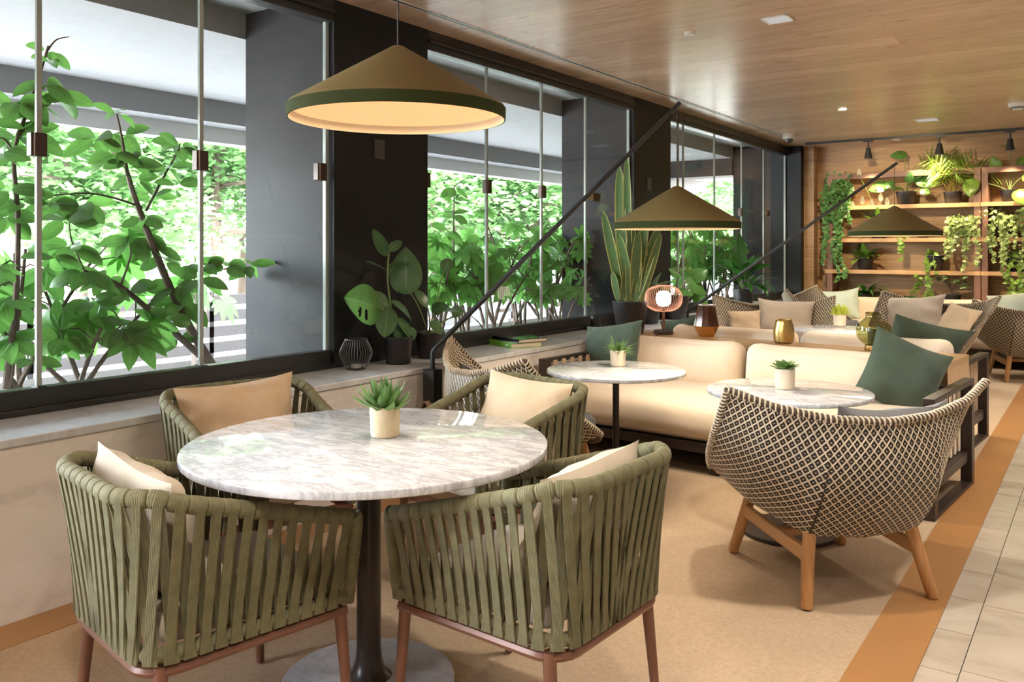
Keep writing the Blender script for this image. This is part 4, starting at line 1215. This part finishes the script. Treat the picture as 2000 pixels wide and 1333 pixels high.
def rosette(t, n, L, W, el0, el1, z0, mat, curl=(.5,1.4), nm='foliage', az=None):
    m = MB()
    for k in range(n):
        a = rnd(0,6.28) if az is None else rnd(*az); el = rnd(el0, el1)
        d = rdir(a, el); d.y = min(d.y, .35) if d.y > 0 else d.y
        leaf(m, V((0,0,z0))+V((d.x,d.y,0))*.02, d, -rdir(a, el-PI/2), L*rnd(.75,1.15), W*rnd(.8,1.2), rnd(*curl), .2, 8)
    m.clamp(1, None, YB-.02-t.location.y); return m.build(nm, MT[mat], t)
def strands(t, n, length, lf, mat, spread=.12, z0=.12, x0=(-.1,.1), lobed=True, seed=1, dens=1.0, ysp=(-.16,-.02)):
    """trailing shoots hung over the pot's rim, with small leaves"""
    rr = random.Random(seed); m = MB(); mk = MB()
    for k in range(n):
        x = rr.uniform(*x0); y = rr.uniform(*ysp); Ls = length*(.18+.82*rr.random()**1.5)
        pts = [V((x*.3, y*.3, z0)), V((x*.8, y*.9, z0+.04)), V((x*1.2, y-.05, z0-.06))]
        q = pts[-1].copy(); st = .06
        while z0-q.z < Ls:
            q = q+V((rr.uniform(-1,1)*spread*.35, rr.uniform(-.012,.012), -st)); q.y = max(-.30, min(-.165, q.y)) if q.z < .0 else q.y
            pts.append(q.copy())
        c = spline(pts, 3); mk.tube(c, .0022, 4, cap=False)
        for i in range(0, len(c), max(1, int(1/dens))):
            for _ in range(2 if dens >= 1 else 1):
                a = rr.uniform(0, 6.28); d = V((math.cos(a), -.25-.5*rr.random(), math.sin(a)*.7-.25)).normalized()
                nr = V((rr.uniform(-.5,.5), -.9, .5))
                Lf = lf*rr.uniform(.7,1.2); p = c[i]+V((rr.uniform(-.015,.015), rr.uniform(-.02,.01), rr.uniform(-.01,.01)))
                if lobed:
                    for an in (-.9, 0, .9):
                        dd = Matrix.Rotation(an, 3, nr.normalized())@d; leaf(m, p, dd, nr, Lf*(.62 if an else .9), Lf*.46, .3, .15, 3, .8)
                else: leaf(m, p, d, nr, Lf, Lf*.62, .4, .18, 5, .6)
    m.clamp(1, None, YB-.02-t.location.y); m.build('foliage', MT[mat], t); mk.build('stems', MT['stem'], t)
def monstera(t, specs, z0, mat='L_monstera', LW=.9, holes=()):
    """specs: (x, y, z of the leaf base, direction, length)"""
    m = MB(); mk = MB()
    for (q, d, L, nr) in specs:
        q = V(q); L *= .86; disc_leaf(m, q, V(d), V(nr), L, L*LW, heart, .5, .05, 14, 7, holes)
        mk.tube(curve_pts((0,0,z0), (q.x*.35, q.y*.35, z0+(q.z-z0)*.75), q, 7), .0045, 6)
    m.build('foliage', MT[mat], t); mk.build('stalks', MT['stem'], t)

# top shelf
t = potted('small monstera in a black pot, first pot on the top plant shelf', sp(1770, ZSH[0]), .125, .175, name='potted_monstera')
monstera(t, [((-.25,-.05,.27),(-1,-.2,-.25),.26,(-.2,-.9,.5)), ((-.16,-.08,.30),(-.6,-.3,-.5),.16,(0,-.8,.6)), ((-.02,-.02,.66),(-1,-.1,.1),.21,(-.1,-.8,.6)), ((.09,-.06,.36),(.6,-.2,.35),.20,(.3,-.8,.5)),
    ((.16,-.05,.34),(.7,-.2,-.45),.24,(.2,-.9,.3)), ((-.05,-.12,.22),(-.5,-.6,0),.17,(0,-.7,.8)), ((.2,-.1,.18),(.8,-.3,-.3),.14,(0,-.8,.6)), ((.05,-.1,.3),(.1,-.3,.6),.16,(0,-.9,.3))], .15, LW=.85, holes=[(.55,.62,.07,.14),(.55,-.62,.07,.14)])
t = potted('feathery palm in a black pot in the middle of the top plant shelf', sp(1861, ZSH[0]), .110, .150, name='potted_palm')
m = MB(); mk = MB()
for k in range(26):
    a = rnd(0,6.28); el = rnd(.85,1.5); L = rnd(.36,.56); d = rdir(a, el)
    if d.y > .12: d.y = .12
    base = V((rnd(-.05,.05), rnd(-.04,.04), .13)); pts = [base]
    dd = d.copy(); q = base.copy()
    for i in range(10):
        dd = (dd+V((d.x*.10, min(d.y,0)*.10-.012, -.045*(i/4)))).normalized(); q = q+dd*L/10; pts.append(q.copy())
    mk.tube(pts, [.005-.0035*i/10 for i in range(11)], 5)
    for i in range(4, 11):
        for s in (-1, 1):
            tdir = (pts[i]-pts[i-1]).normalized(); sd = tdir.cross(V((0,-1,.2))).normalized()*s
            leaf(m, pts[i], (tdir*.8+sd*.75-V((0,0,.15))), V((0,-.6,.8)), rnd(.13,.21), .017, .5, .2, 4, .7)
m.build('foliage', MT['L_palm'], t); mk.build('stems', plain('palm_stem', (.42,.30,.07), .5), t)
t = potted('philodendron with large round hanging leaves at the right of the top plant shelf', sp(1972, ZSH[0]), .108, .150, name='potted_philodendron')
monstera(t, [((-.40,-.16,.27),(-.1,-.3,-1),.24,(-.1,-1,.2)), ((-.13,-.05,.42),(-.35,-.1,.75),.20,(-.5,-.8,.2)), ((.02,-.05,.68),(-.5,-.9,.15),.22,(0,-.35,1)), ((.18,-.1,.32),(.6,-.3,-.2),.24,(0,-.9,.5)), ((.12,-.2,.12),(.2,-.5,-.7),.24,(0,-1,.3)), ((.1,0,.45),(.5,-.2,.4),.2,(0,-.9,.4))], .13, 'L_pothos', .92)
t = potted('long trailing ivy in a black pot at the left end of the plant shelves', sp(1640, ZSH[0]), .085, .13, name='potted_ivy')
strands(t, 15, 1.62, .062, 'L_ivy', .07, .30, (-.16,.16), True, 5, .75)
m = MB()
for k in range(90):
    p = V((rnd(-.17,.19), rnd(-.2,-.02), rnd(.02,.46))); d = V((rnd(-1,1),-.5,rnd(-.6,.6))); nr = V((rnd(-.4,.4),-.9,.4))
    for an in (-.9,0,.9): leaf(m, p, Matrix.Rotation(an,3,nr.normalized())@d, nr, .06*(.62 if an else .9), .03, .3, .15, 3, .8)
m.build('crown', MT['L_ivy'], t)
# second shelf
t = potted('peace lily with white blooms on the second plant shelf, partly behind the dark arm lamp', sp(1716, ZSH[1]), .105, .16, 'peace lily', 'peace_lily')
rosette(t, 30, .40, .08, .45, 1.35, .14, 'L_lily_light', (.7,1.7))
m = MB(); mk = MB()
for (x,z,az) in ((-.22,.92,0),(-.18,.55,.3),(-.06,.50,0),(.05,.58,.4),(.13,.52,-.4),(-.30,.48,0)):
    m = MB(); leaf(m, V((x,-.12,z-.09)), V((.1,-.25,1)), V((0,-1,.2)), .125, .06, -.3, .2, 8, .7); m.build('flower', MT['spathe'], t); mk.tube(curve_pts((0,0,.14),(x*.3,-.05,z*.6),(x,-.12,z-.08),8), .003, 5)
mk.build('stalks', MT['stem'], t)
t = potted('small pothos with trailing shoots on the second plant shelf, right of the dark arm lamp', sp(1803, ZSH[1]), .085, .13, name='potted_pothos')
rosette(t, 9, .14, .08, .4, 1.3, .12, 'L_pothos', (.4,1.0))
strands(t, 3, 1.0, .075, 'L_pothos', .05, .12, (-.22,-.10), False, 8, .4)
t = potted('bushy variegated ivy spilling over the second plant shelf, left of the centre posts', sp(1883, ZSH[1]), .10, .13, name='potted_ivy')
strands(t, 17, .80, .052, 'L_ivy_var', .06, .20, (-.15,.14), True, 9, .75)
m = MB()
for k in range(95):
    p = V((rnd(-.18,.18), rnd(-.22,-.02), rnd(.06,.28))); d = V((rnd(-1,1),-.5,rnd(-.6,.6))); nr = V((rnd(-.4,.4),-.8,.6))
    for an in (-.9,0,.9): leaf(m, p, Matrix.Rotation(an,3,nr.normalized())@d, nr, .055*(.62 if an else .9), .03, .3, .15, 3, .8)
m.build('crown', MT['L_ivy_var'], t)
t = potted('variegated ivy with loose hanging shoots on the second plant shelf, right of the centre posts', sp(1968, ZSH[1]), .12, .16, name='potted_ivy')
strands(t, 12, .72, .052, 'L_ivy_var', .07, .22, (-.26,.22), True, 10, .7)
m = MB()
for k in range(85):
    p = V((rnd(-.28,.26), rnd(-.2,-.02), rnd(.10,.36))); d = V((rnd(-1,1),-.5,rnd(-.6,.6))); nr = V((rnd(-.4,.4),-.8,.6))
    for an in (-.9,0,.9): leaf(m, p, Matrix.Rotation(an,3,nr.normalized())@d, nr, .055*(.62 if an else .9), .03, .3, .15, 3, .8)
m.build('crown', MT['L_ivy_var'], t)
# third shelf
t = potted('light green leafy plant in a black pot at the left of the third plant shelf', sp(1690, ZSH[2]), .105, .165, name='potted_plant')
rosette(t, 24, .27, .085, .35, 1.35, .14, 'L_lily_light', (.5,1.4))
t = potted('pothos with round yellow-green leaves in a tilted black pot on the third plant shelf', sp(1826, ZSH[2]), .115, .20, name='potted_pothos')
rosette(t, 12, .14, .09, .3, 1.2, .19, 'L_pothos', (.5,1.2))
strands(t, 4, .75, .075, 'L_pothos', .05, .20, (-.14,.02), False, 11, .4)
t = potted('trailing pothos in a black pot at the right edge of the third plant shelf', sp(1985, ZSH[2]), .11, .17, name='potted_pothos')
rosette(t, 16, .16, .09, .3, 1.3, .16, 'L_pothos', (.5,1.2)); strands(t, 6, .75, .075, 'L_pothos', .06, .18, (-.22,.16), False, 12, .45)
# lowest shelf
t = potted('dark arching fern-like plant in a black pot at the left of the lowest plant shelf', sp(1690, ZSH[3]), .105, .15, name='potted_plant')
rosette(t, 20, .40, .06, .25, 1.25, .13, 'L_lily', (.9,2.0))
t = potted('small round-leaved shrub in a black pot at the middle of the lowest plant shelf', sp(1858, ZSH[3]), .118, .165, name='potted_plant')
m = MB(); mk = MB()
for k in range(7):
    a = rnd(0,6.28); tip = V((.20*math.cos(a), -.06+.10*math.sin(a)*.6, rnd(.28,.42))); mk.tube(curve_pts((0,0,.15),(0,0,.3),tip,5), .004, 5)
    for i in range(9):
        an = rnd(0,6.28); leaf(m, tip+V((rnd(-.06,.06),rnd(-.05,.05),rnd(-.05,.04))), rdir(an, rnd(-.3,.6)), V((0,-.5,.8)), .075, .05, .3, .1, 5, .8)
m.build('foliage', leafmat('jade_leaf', (.16,.24,.10), trans=.15, rough=.3, vein=0), t); mk.build('stems', MT['bark'], t)
t = potted('climbing shoots in a black pot on the lowest plant shelf, left of the shrub', sp(1775, ZSH[3]), .09, .13, name='potted_climber')
m = MB(); mk = MB()
for k in range(3):
    x = rnd(-.06,.12); top_ = V((x*1.2, -.15, rnd(.35,.55))); c = curve_pts((0,0,.12),(x*1.6,-.1,.3),top_,9); mk.tube(c, .003, 5)
    for q in c[2:]: leaf(m, q, V((rnd(-1,1),-.4,rnd(-.3,.4))), V((0,-.7,.6)), .065, .035, .4, .15, 5)
m.build('foliage', MT['L_pothos'], t); mk.build('stems', MT['stem'], t)
t = potted('black pot at the right edge of the lowest plant shelf, under hanging pothos', sp(2003, ZSH[3]), .12, .17, name='potted_plant')
rosette(t, 10, .2, .07, .3, 1.2, .15, 'L_pothos', (.5,1.2))

# spotlight track
TY = 11.78
t = thing('track_rail', 'black spotlight track along the ceiling before the plant wall', 'track', (0,0,0))
m = MB(); m.bx(-3.35, XR-.3, TY-.018, TY+.018, ZC-.03, ZC); m.build('rail', MT['blackmetal'], t)
SPOTS = []
def spot(u, label):
    p = at(u, 300, y=TY); t = thing('track_spotlight', label, 'spotlight', (p.x, TY, 0), 0, 'black spotlights on the track')
    m = MB(); m.bx(-.06,.06,-.016,.016,ZC-.048,ZC-.030); m.build('adapter', MT['blackmetal'], t)
    m = MB(); m.tube([(0,0,ZC-.045),(0,0,ZC-.14)], .009, 8); m.build('rod', MT['blackmetal'], t)
    m = MB(); m.lathe([(0,ZC-.125),(.028,ZC-.126),(.032,ZC-.16),(.052,ZC-.262),(.046,ZC-.262),(.040,ZC-.235),(0,ZC-.23)], 24); m.build('head', MT['blackmetal'], t)
    m = MB(); m.lathe([(0,ZC-.240),(.039,ZC-.240)], 20); m.build('bulb', emit('spot_bulb', (1,.8,.5), 8.0), t)
    SPOTS.append((p.x, TY, ZC-.27))
spot(1696, 'black track spotlight nearest the window, above the trailing ivy')
spot(1835, 'black track spotlight above the feathery palm')
spot(1973, 'black track spotlight at the right edge, above the philodendron')
# ------------------------------------------------------------------ planting outside
def shrub(name, label, base_px, xp, branches, lm, whorls, Lf, Wf, group=None, seed=3, fill=0, cat='shrub'):
    """branches: pixel polylines on the plane x = xp; whorls: (u, v, leaves, size)"""
    rr = random.Random(seed); b = at(*base_px, x=xp); b.z = .575
    t = thing(name, label, cat, b, 0, group)
    def P(u, v, dx=0.0): return at(u, v, x=xp+dx)-b
    mk = MB()
    for br in branches:
        r0, pts = br
        c = spline([P(*q) for q in pts], 6); mk.tube(c, [r0*(1-.65*i/len(c)) for i in range(len(c))], 7)
    mk.build('branches', MT['bark'], t)
    m = MB()
    for (u, v, n, s) in whorls:
        c = P(u, v, rr.uniform(-.08,.08)); a0 = rr.uniform(0, 6.28)
        for k in range(n):
            a = a0+2*PI*k/n+rr.uniform(-.35,.35); el = rr.uniform(-.75,.55)
            d = V((math.cos(a)*.75, math.sin(a), math.sin(el)*.9-.05))
            nr = V((.75+rr.uniform(-.45,.45), -.6+rr.uniform(-.45,.45), .6))
            leaf(m, c+d*.02, d, nr, Lf*s*rr.uniform(.75,1.15), Wf*s*rr.uniform(.85,1.15), rr.uniform(.2,.9), .16, 7, .85, .72)
    bay = [q for q in ((.28,3.42),(4.31,7.24),(8.13,YE-.03)) if q[0]-.5 < b.y < q[1]+.5]
    if bay and label.startswith('slender'): m.clamp(1, bay[0][0]-b.y, bay[0][1]-b.y)
    m.build('foliage', MT[lm], t); return t
S1 = [(.028, [(418,720),(345,590),(270,405),(247,330)]), (.010, [(247,330),(238,270),(228,222)]), (.008, [(285,412),(320,345),(345,300),(352,280)]), (.007,[(277,405),(215,385),(150,378),(0,395)]),
      (.007,[(335,572),(390,527),(430,527),(478,518)]), (.022,[(415,718),(330,640),(235,560),(165,530)]), (.007,[(235,560),(255,500),(252,475)]), (.006,[(165,530),(140,470),(135,430)])]
W1 = [(228,222,5,.8),(240,262,6,1.0),(222,300,6,1.05),(190,270,7,1.1),(250,320,6,1.0),(265,352,5,.95),(352,285,8,1.05),(330,330,5,.95),(345,360,3,.9),(300,385,4,.8),(160,400,8,1.1),(110,395,7,1.1),(40,395,7,1.0),(280,430,5,.9),
      (255,470,7,1.0),(290,455,4,.9),(320,510,5,1.1),(340,560,6,1.15),(355,590,5,1.2),(300,480,3,1.0),(400,520,5,1.0),(440,522,7,1.05),(485,518,7,1.0),(390,545,4,1.1),(330,620,5,1.0),(255,560,6,1.0),(205,545,7,1.0),(165,530,8,1.1),(180,590,7,1.0),(240,640,7,1.0),(130,430,8,1.1),(140,480,8,1.1),(100,500,6,1.0),(290,660,5,.9),(350,660,5,.8),(120,660,6,1.0),(60,700,5,.9)]
shrub('laurel_shrub', 'tall leaning shrub with large oval leaves and reddish stems outside the left window', (415,720), -4.25, S1, 'L_shrub', W1, .142, .072, seed=3)
S2 = [(.016, [(10,760),(30,600),(35,430),(28,300),(60,200),(95,90)]), (.007,[(28,300),(5,270),(-30,280)]), (.006,[(40,260),(70,225),(85,190)]), (.005,[(92,100),(110,78),(135,72)])]
W2 = [(93,100,3,.7),(98,118,2,.8),(85,165,7,1.1),(70,200,6,1.1),(105,185,4,1.1),(30,200,7,1.1),(28,262,7,1.15),(55,255,5,1.1),(5,300,6,1.1),(20,370,6,1.1),(10,425,7,1.1)]
shrub('laurel_shrub', 'upright shrub with oval leaves at the far left edge, reaching up to the canopy', (10,760), -4.15, S2, 'L_shrub', W2, .142, .072, seed=4)

def fatsia_plant(label, y, x, h, n, rad, seed, lm='L_fatsia', spread=.55, zlo=.25, group=None, tilt=.0):
    rr = random.Random(seed); t = thing('fatsia_shrub', label, 'shrub', (x, y, .575), 0, group); m = MB(); mk = MB()
    ns = max(4, n//5); tips = []
    for k in range(ns):
        a = 2*PI*k/ns+rr.uniform(-.3,.3); rr_ = spread*rr.uniform(.3,1); hh = h*rr.uniform(.55,1)
        tip = V((min(.42, rr_*math.cos(a)*.7), rr_*math.sin(a)+tilt*hh, hh)); tips.append(tip)
        mk.tube(curve_pts((rr.uniform(-.06,.06),rr.uniform(-.08,.08),0), (tip.x*.3, tip.y*.35, hh*.5), tip, 8), [.017-.0012*i for i in range(9)], 6)
    for k in range(n):
        tip = tips[k % ns]; f = rr.uniform(.0,1)**.6; c = tip*(1-f*(1-zlo)*.5)
        a = rr.uniform(0,6.28); st = rr.uniform(.12,.30)
        q = c+V((math.cos(a)*.7*st, math.sin(a)*st, rr.uniform(-.02,.16)))
        if q.x > .50: q.x = .50
        mk.tube([c, (c+q)/2+V((0,0,.04)), q], .004, 5, cap=False)
        nr = V((.55+rr.uniform(-.4,.4), -.45+rr.uniform(-.4,.4), rr.uniform(.25,.9))); d = V((math.cos(a), math.sin(a), -.45))
        fatsia(m, q, d, nr, rad*rr.uniform(.7,1.12), 8)
    lo, hi = [q for q in ((.28,3.42),(4.31,7.24),(8.13,YE-.03)) if q[0]-.6 < y < q[1]+.6][0]
    for q in (m, mk): q.clamp(0, None, XG-.06-x); q.clamp(1, lo-y, hi-y)
    m.build('foliage', MT[lm], t); mk.build('stems', MT['bark'], t); return t
yat = lambda u, x: at(u, 500, x=x).y
G = 'fatsia shrubs outside the windows'
fatsia_plant('low fatsia with broad hand-shaped leaves at the far left of the left window', yat(30,-4.45), -4.45, .95, 20, .20, 21, spread=.5)
fatsia_plant('fatsia with one big pale star leaf low in the left window', yat(150,-4.35), -4.35, .70, 15, .22, 22, spread=.5)
fatsia_plant('pale fatsia beside the first dark pillar, in the left window', yat(440,-4.95), -4.95, .75, 12, .2, 23, spread=.4)
m_ = [(858,-4.3,.88,24,.19,31),(905,-4.55,.95,26,.19,32),(960,-4.35,.90,26,.18,33),(1010,-4.7,1.22,30,.18,34),(1065,-4.5,1.0,26,.18,35),(1090,-4.2,.55,16,.16,36)]
L_ = ['fatsia at the near end of the second window, behind the potted philodendron','fatsia left of the first pane joint in the second window','fatsia crossed by the first pane joint of the second window','tallest fatsia in the middle of the second window','fatsia near the second dark pillar, in the second window','low fatsia at the foot of the second dark pillar']
for (u,x,h,n,r,s), l in zip(m_, L_): fatsia_plant(l, yat(u,x), x, h, n, r, s)
m_ = [(1310,-4.35,1.25,26,.19,41),(1345,-4.5,.95,26,.19,42),(1375,-4.4,1.45,30,.19,43),(1400,-4.3,.9,26,.18,44),(1420,-4.55,1.35,26,.18,45)]
L_ = ['fatsia behind the green lamp, at the near end of the third window','fatsia under the rim of the green arm lamp, in the third window','tall fatsia in the middle of the third window','low fatsia left of the peace lily, outside the third window','fatsia at the far end of the third window, by the dark end wall']
for (u,x,h,n,r,s), l in zip(m_, L_): fatsia_plant(l, yat(u,x), x, h, n, r, s)
# a slender shoot in the second window
shrub('laurel_shrub', 'slender shoot with a few oval leaves rising above the fatsias in the second window', (890,640), -4.35, [(.012,[(890,640),(886,500),(887,365)]),(.005,[(887,365),(900,355),(915,348)])], 'L_shrub',
      [(887,365,4,.8),(886,392,4,.8),(884,420,5,.9),(875,450,5,1.0),(890,470,4,1.0),(870,500,5,1.0),(905,480,5,1.0),(1105,470,4,.8),(1095,510,4,.9)], .17, .08, seed=9)

# street trees
def tree(x, y, r, zc, label, n, lf=.13, seed=1, h=1.0, group=None):
    rr = random.Random(seed); t = thing('street_tree', label, 'tree', (x, y, ZO), 0, group); z0 = -ZO
    mk = MB(); mk.tube(spline([(0,0,0),(.06,.05,1.0),(-.05,.0,zc*.55),(0,0,zc)], 5), [.16-.006*i for i in range(16)], 10)
    for k in range(9):
        a = rr.uniform(0,6.28); el = rr.uniform(-.1,.9); z = rr.uniform(.45,.9)*zc; d = rdir(a, el)*r*.85
        mk.tube(curve_pts((0,0,z), V((0,0,z))+d*.5+V((0,0,.15)), V((0,0,z))+d, 6), [.05-.006*i for i in range(7)], 6)
    mk.build('trunk', MT['bark'], t)
    m = MB(); blobs = []
    for k in range(26):
        a = rr.uniform(0,6.28); el = math.asin(rr.uniform(-.8,1)); q = rdir(a, el)*r*rr.uniform(.25,1.0); q.z *= h
        blobs.append((q+V((0,0,zc)), r*rr.uniform(.22,.42)))
    for k in range(n):
        c, br = blobs[k % 26]; p = V((rr.gauss(0,1), rr.gauss(0,1), rr.gauss(0,.8)))*br*.55+c
        if p.z < .25: continue
        a = rr.uniform(0,6.28); d = V((math.cos(a), math.sin(a), rr.uniform(-.6,.4))).normalized(); nr = V((rr.gauss(0,.6), rr.gauss(0,.6), 1)); sd = d.cross(nr).normalized()
        L = lf*rr.uniform(.6,1.25); w = L*.36
        m.add([p, p+d*L*.5-sd*w, p+d*L, p+d*L*.5+sd*w], [(0,1,2,3)], [(.5,0),(0,.5),(.5,1),(1,.5)])
    m.build('crown', MT['L_tree'], t, smooth=False); return t
def treeat(u, x, r, zc, label, n, lf, seed, h=1.0): tree(x, at(u,400,x=x).y, r, zc, label, n, lf, seed, h)
treeat(215, -11.5, 2.1, 3.1, 'pale green street tree seen through the middle of the left window', 15000, .15, 51, 1.05)
treeat(425, -12.5, 2.6, 3.3, 'pale green street tree beside the dark pillar, seen through the left window', 18000, .15, 52, 1.05)
treeat(150, -16, 1.8, 3.0, 'pale green street tree before the stone building at the far left', 8000, .17, 50)
treeat(850, -10.5, 3.0, 3.2, 'pale street tree filling the left part of the second window', 15000, .16, 53)
treeat(980, -11.0, 3.2, 3.2, 'pale street tree in the middle of the second window', 15000, .17, 54)
treeat(1100, -11.5, 3.2, 3.2, 'pale street tree at the right of the second window, by the dark pillar', 14000, .18, 55)
treeat(1330, -10.5, 3.2, 3.0, 'pale street tree behind the green arm lamp, through the third window', 12000, .2, 56)
treeat(1415, -11.5, 4.0, 3.2, 'pale street tree at the far end of the third window', 13000, .22, 57)
treeat(680, -17, 4.0, 4.0, 'large tree farther down the street, behind the first dark pillar', 7000, .24, 58)
treeat(470, -22, 3.6, 4.0, 'tall tree farther down the street, behind the shrub in the left window', 9000, .24, 60)
treeat(1010, -21, 5.0, 4.5, 'tall tree farther down the street, behind the second window', 9000, .30, 61)
treeat(1370, -19, 6.0, 5.0, 'tall tree farther down the street, behind the third window', 9000, .36, 62)
# ------------------------------------------------------------------ light
def area(name, loc, size, power, col, rot=(0,0,0), shape='DISK', spread=180):
    l = bpy.data.lights.new(name, 'AREA'); l.shape = shape; l.size = size; l.energy = power; l.color = col; l.spread = math.radians(spread)
    o = bpy.data.objects.new(name, l); C.objects.link(o); o.location = loc; o.rotation_euler = rot; return o
def spotl(name, loc, tgt, power, col, ang=60, blend=.5, rad=.04):
    l = bpy.data.lights.new(name, 'SPOT'); l.energy = power; l.color = col; l.spot_size = math.radians(ang); l.spot_blend = blend; l.shadow_soft_size = rad
    o = bpy.data.objects.new(name, l); C.objects.link(o); o.location = loc
    o.rotation_euler = (V(tgt)-V(loc)).to_track_quat('-Z', 'Y').to_euler(); return o
WARM = (1.0, .91, .80); WARM2 = (1.0, .68, .36)
for i, (x, y, z, r) in enumerate(LAMPS): area('lamp_light', (x, y, z), .45, 9 if i == 0 else 25, (1,.84,.64))
for (x, y, z) in SPOTS: spotl('track_light', (x, y-.0, z), (x-.05, 12.38, 1.2), 150, (1,.77,.45), 64, .6, .03)
# recessed ceiling downlights over the walkway and the seats
DL = [(.35,1.2),(.35,3.4),(.35,5.6),(.35,7.8),(.35,10.0),(2.2,2.2),(2.2,5.0),(2.2,8.0),(-.9,3.0),(1.0,6.4),(1.0,8.9),(-.9,.4),(.6,-1.2),(-2.0,10.2),(-2.7,7.9)]  # last one is an added fill that brightens the far wicker chair
for i, (x, y) in enumerate(DL): spotl('down_light', (x, y, ZC-.02), (x-.25, y+.1, 0), 240 if y < 1 else 170, WARM, 105, .9, .07)
for u, v, tx in ((1645,212,-2.2),(1751,271,-.9)):
    p = at(u, v, z=ZC-.03); spotl('added_wall_fill', p, (tx, 12.38, 1.2), 400, (1,.77,.46), 60, .6, .05)  # added lamps at the disc positions, put in to brighten the plant wall
# daylight
w = bpy.data.worlds.new('sky'); bpy.context.scene.world = w; w.use_nodes = True
nt = w.node_tree; bg = nt.nodes['Background']
sk = nt.nodes.new('ShaderNodeTexSky'); sk.sky_type = 'NISHITA'; sk.sun_disc = False; sk.sun_elevation = math.radians(50); sk.sun_rotation = math.radians(120); sk.altitude = 100; sk.air_density = 1.0; sk.dust_density = 2.5; sk.ozone_density = .6
hs = nt.nodes.new('ShaderNodeHueSaturation'); hs.inputs['Saturation'].default_value = .38
nt.links.new(sk.outputs[0], hs.inputs['Color']); nt.links.new(hs.outputs[0], bg.inputs[0]); bg.inputs[1].default_value = 13.0
s = bpy.data.lights.new('sun', 'SUN'); s.energy = 14; s.angle = math.radians(.6); s.color = (1,.96,.88)
so = bpy.data.objects.new('sun', s); C.objects.link(so)
so.rotation_euler = V((-.62,.38,-.80)).to_track_quat('-Z', 'Y').to_euler()

# ------------------------------------------------------------------ camera and view
cd = bpy.data.cameras.new('camera'); cam = bpy.data.objects.new('camera', cd); C.objects.link(cam)
cam.location = (0, 0, EYE); cam.rotation_euler = (PI/2, 0, YAW)
cd.sensor_width = 36; cd.lens = 36*F/2000; cd.shift_y = -(666.5-HV)/2000; cd.clip_start = .05; cd.clip_end = 300
sc = bpy.context.scene; sc.camera = cam
vs = sc.view_settings; vs.view_transform = 'Standard'; vs.look = 'None'; vs.gamma = 1; vs.use_curve_mapping = False; vs.exposure = 0.0
cy = sc.cycles; cy.max_bounces = 10; cy.diffuse_bounces = 5; cy.glossy_bounces = 4; cy.transmission_bounces = 6; cy.transparent_max_bounces = 12
cy.sample_clamp_indirect = 6; cy.caustics_reflective = False; cy.caustics_refractive = False; cy.use_denoising = True
# ------------------------------------------------------------------ repeats belong together
GROUPS = {'strap_armchair': 'olive armchairs round the dining table', 'wicker_lounge_chair': 'woven wicker lounge chairs', 'round_table': 'round marble tables',
    'cushion': 'loose cushions on chairs and sofas', 'sofa': 'long cream sofas', 'arm_lamp': 'cone lamps on slanting black arms', 'potted_succulent': 'succulents on the marble tables',
    'street_tree': 'trees along the street', 'fatsia_shrub': 'fatsia shrubs outside the windows', 'laurel_shrub': 'oval-leaved shrubs outside the windows', 'book': 'books on the sill',
    'shelf_unit': 'plant shelf units on the far wall', 'ceiling_disc': 'round discs on the ceiling', 'ceiling_panel_light': 'square panel lights in the ceiling', 'wall_plate': 'plates on the black pillars'}
for o in list(C.objects):
    if o.parent is None and o.get('label'):
        k = o.name.split('.')[0]
        if k in GROUPS: o['group'] = GROUPS[k]
        elif 'category' in o and o['category'] in ('potted plant', 'peace lily') and o.location.y > 12: o['group'] = 'potted plants on the plant shelves'
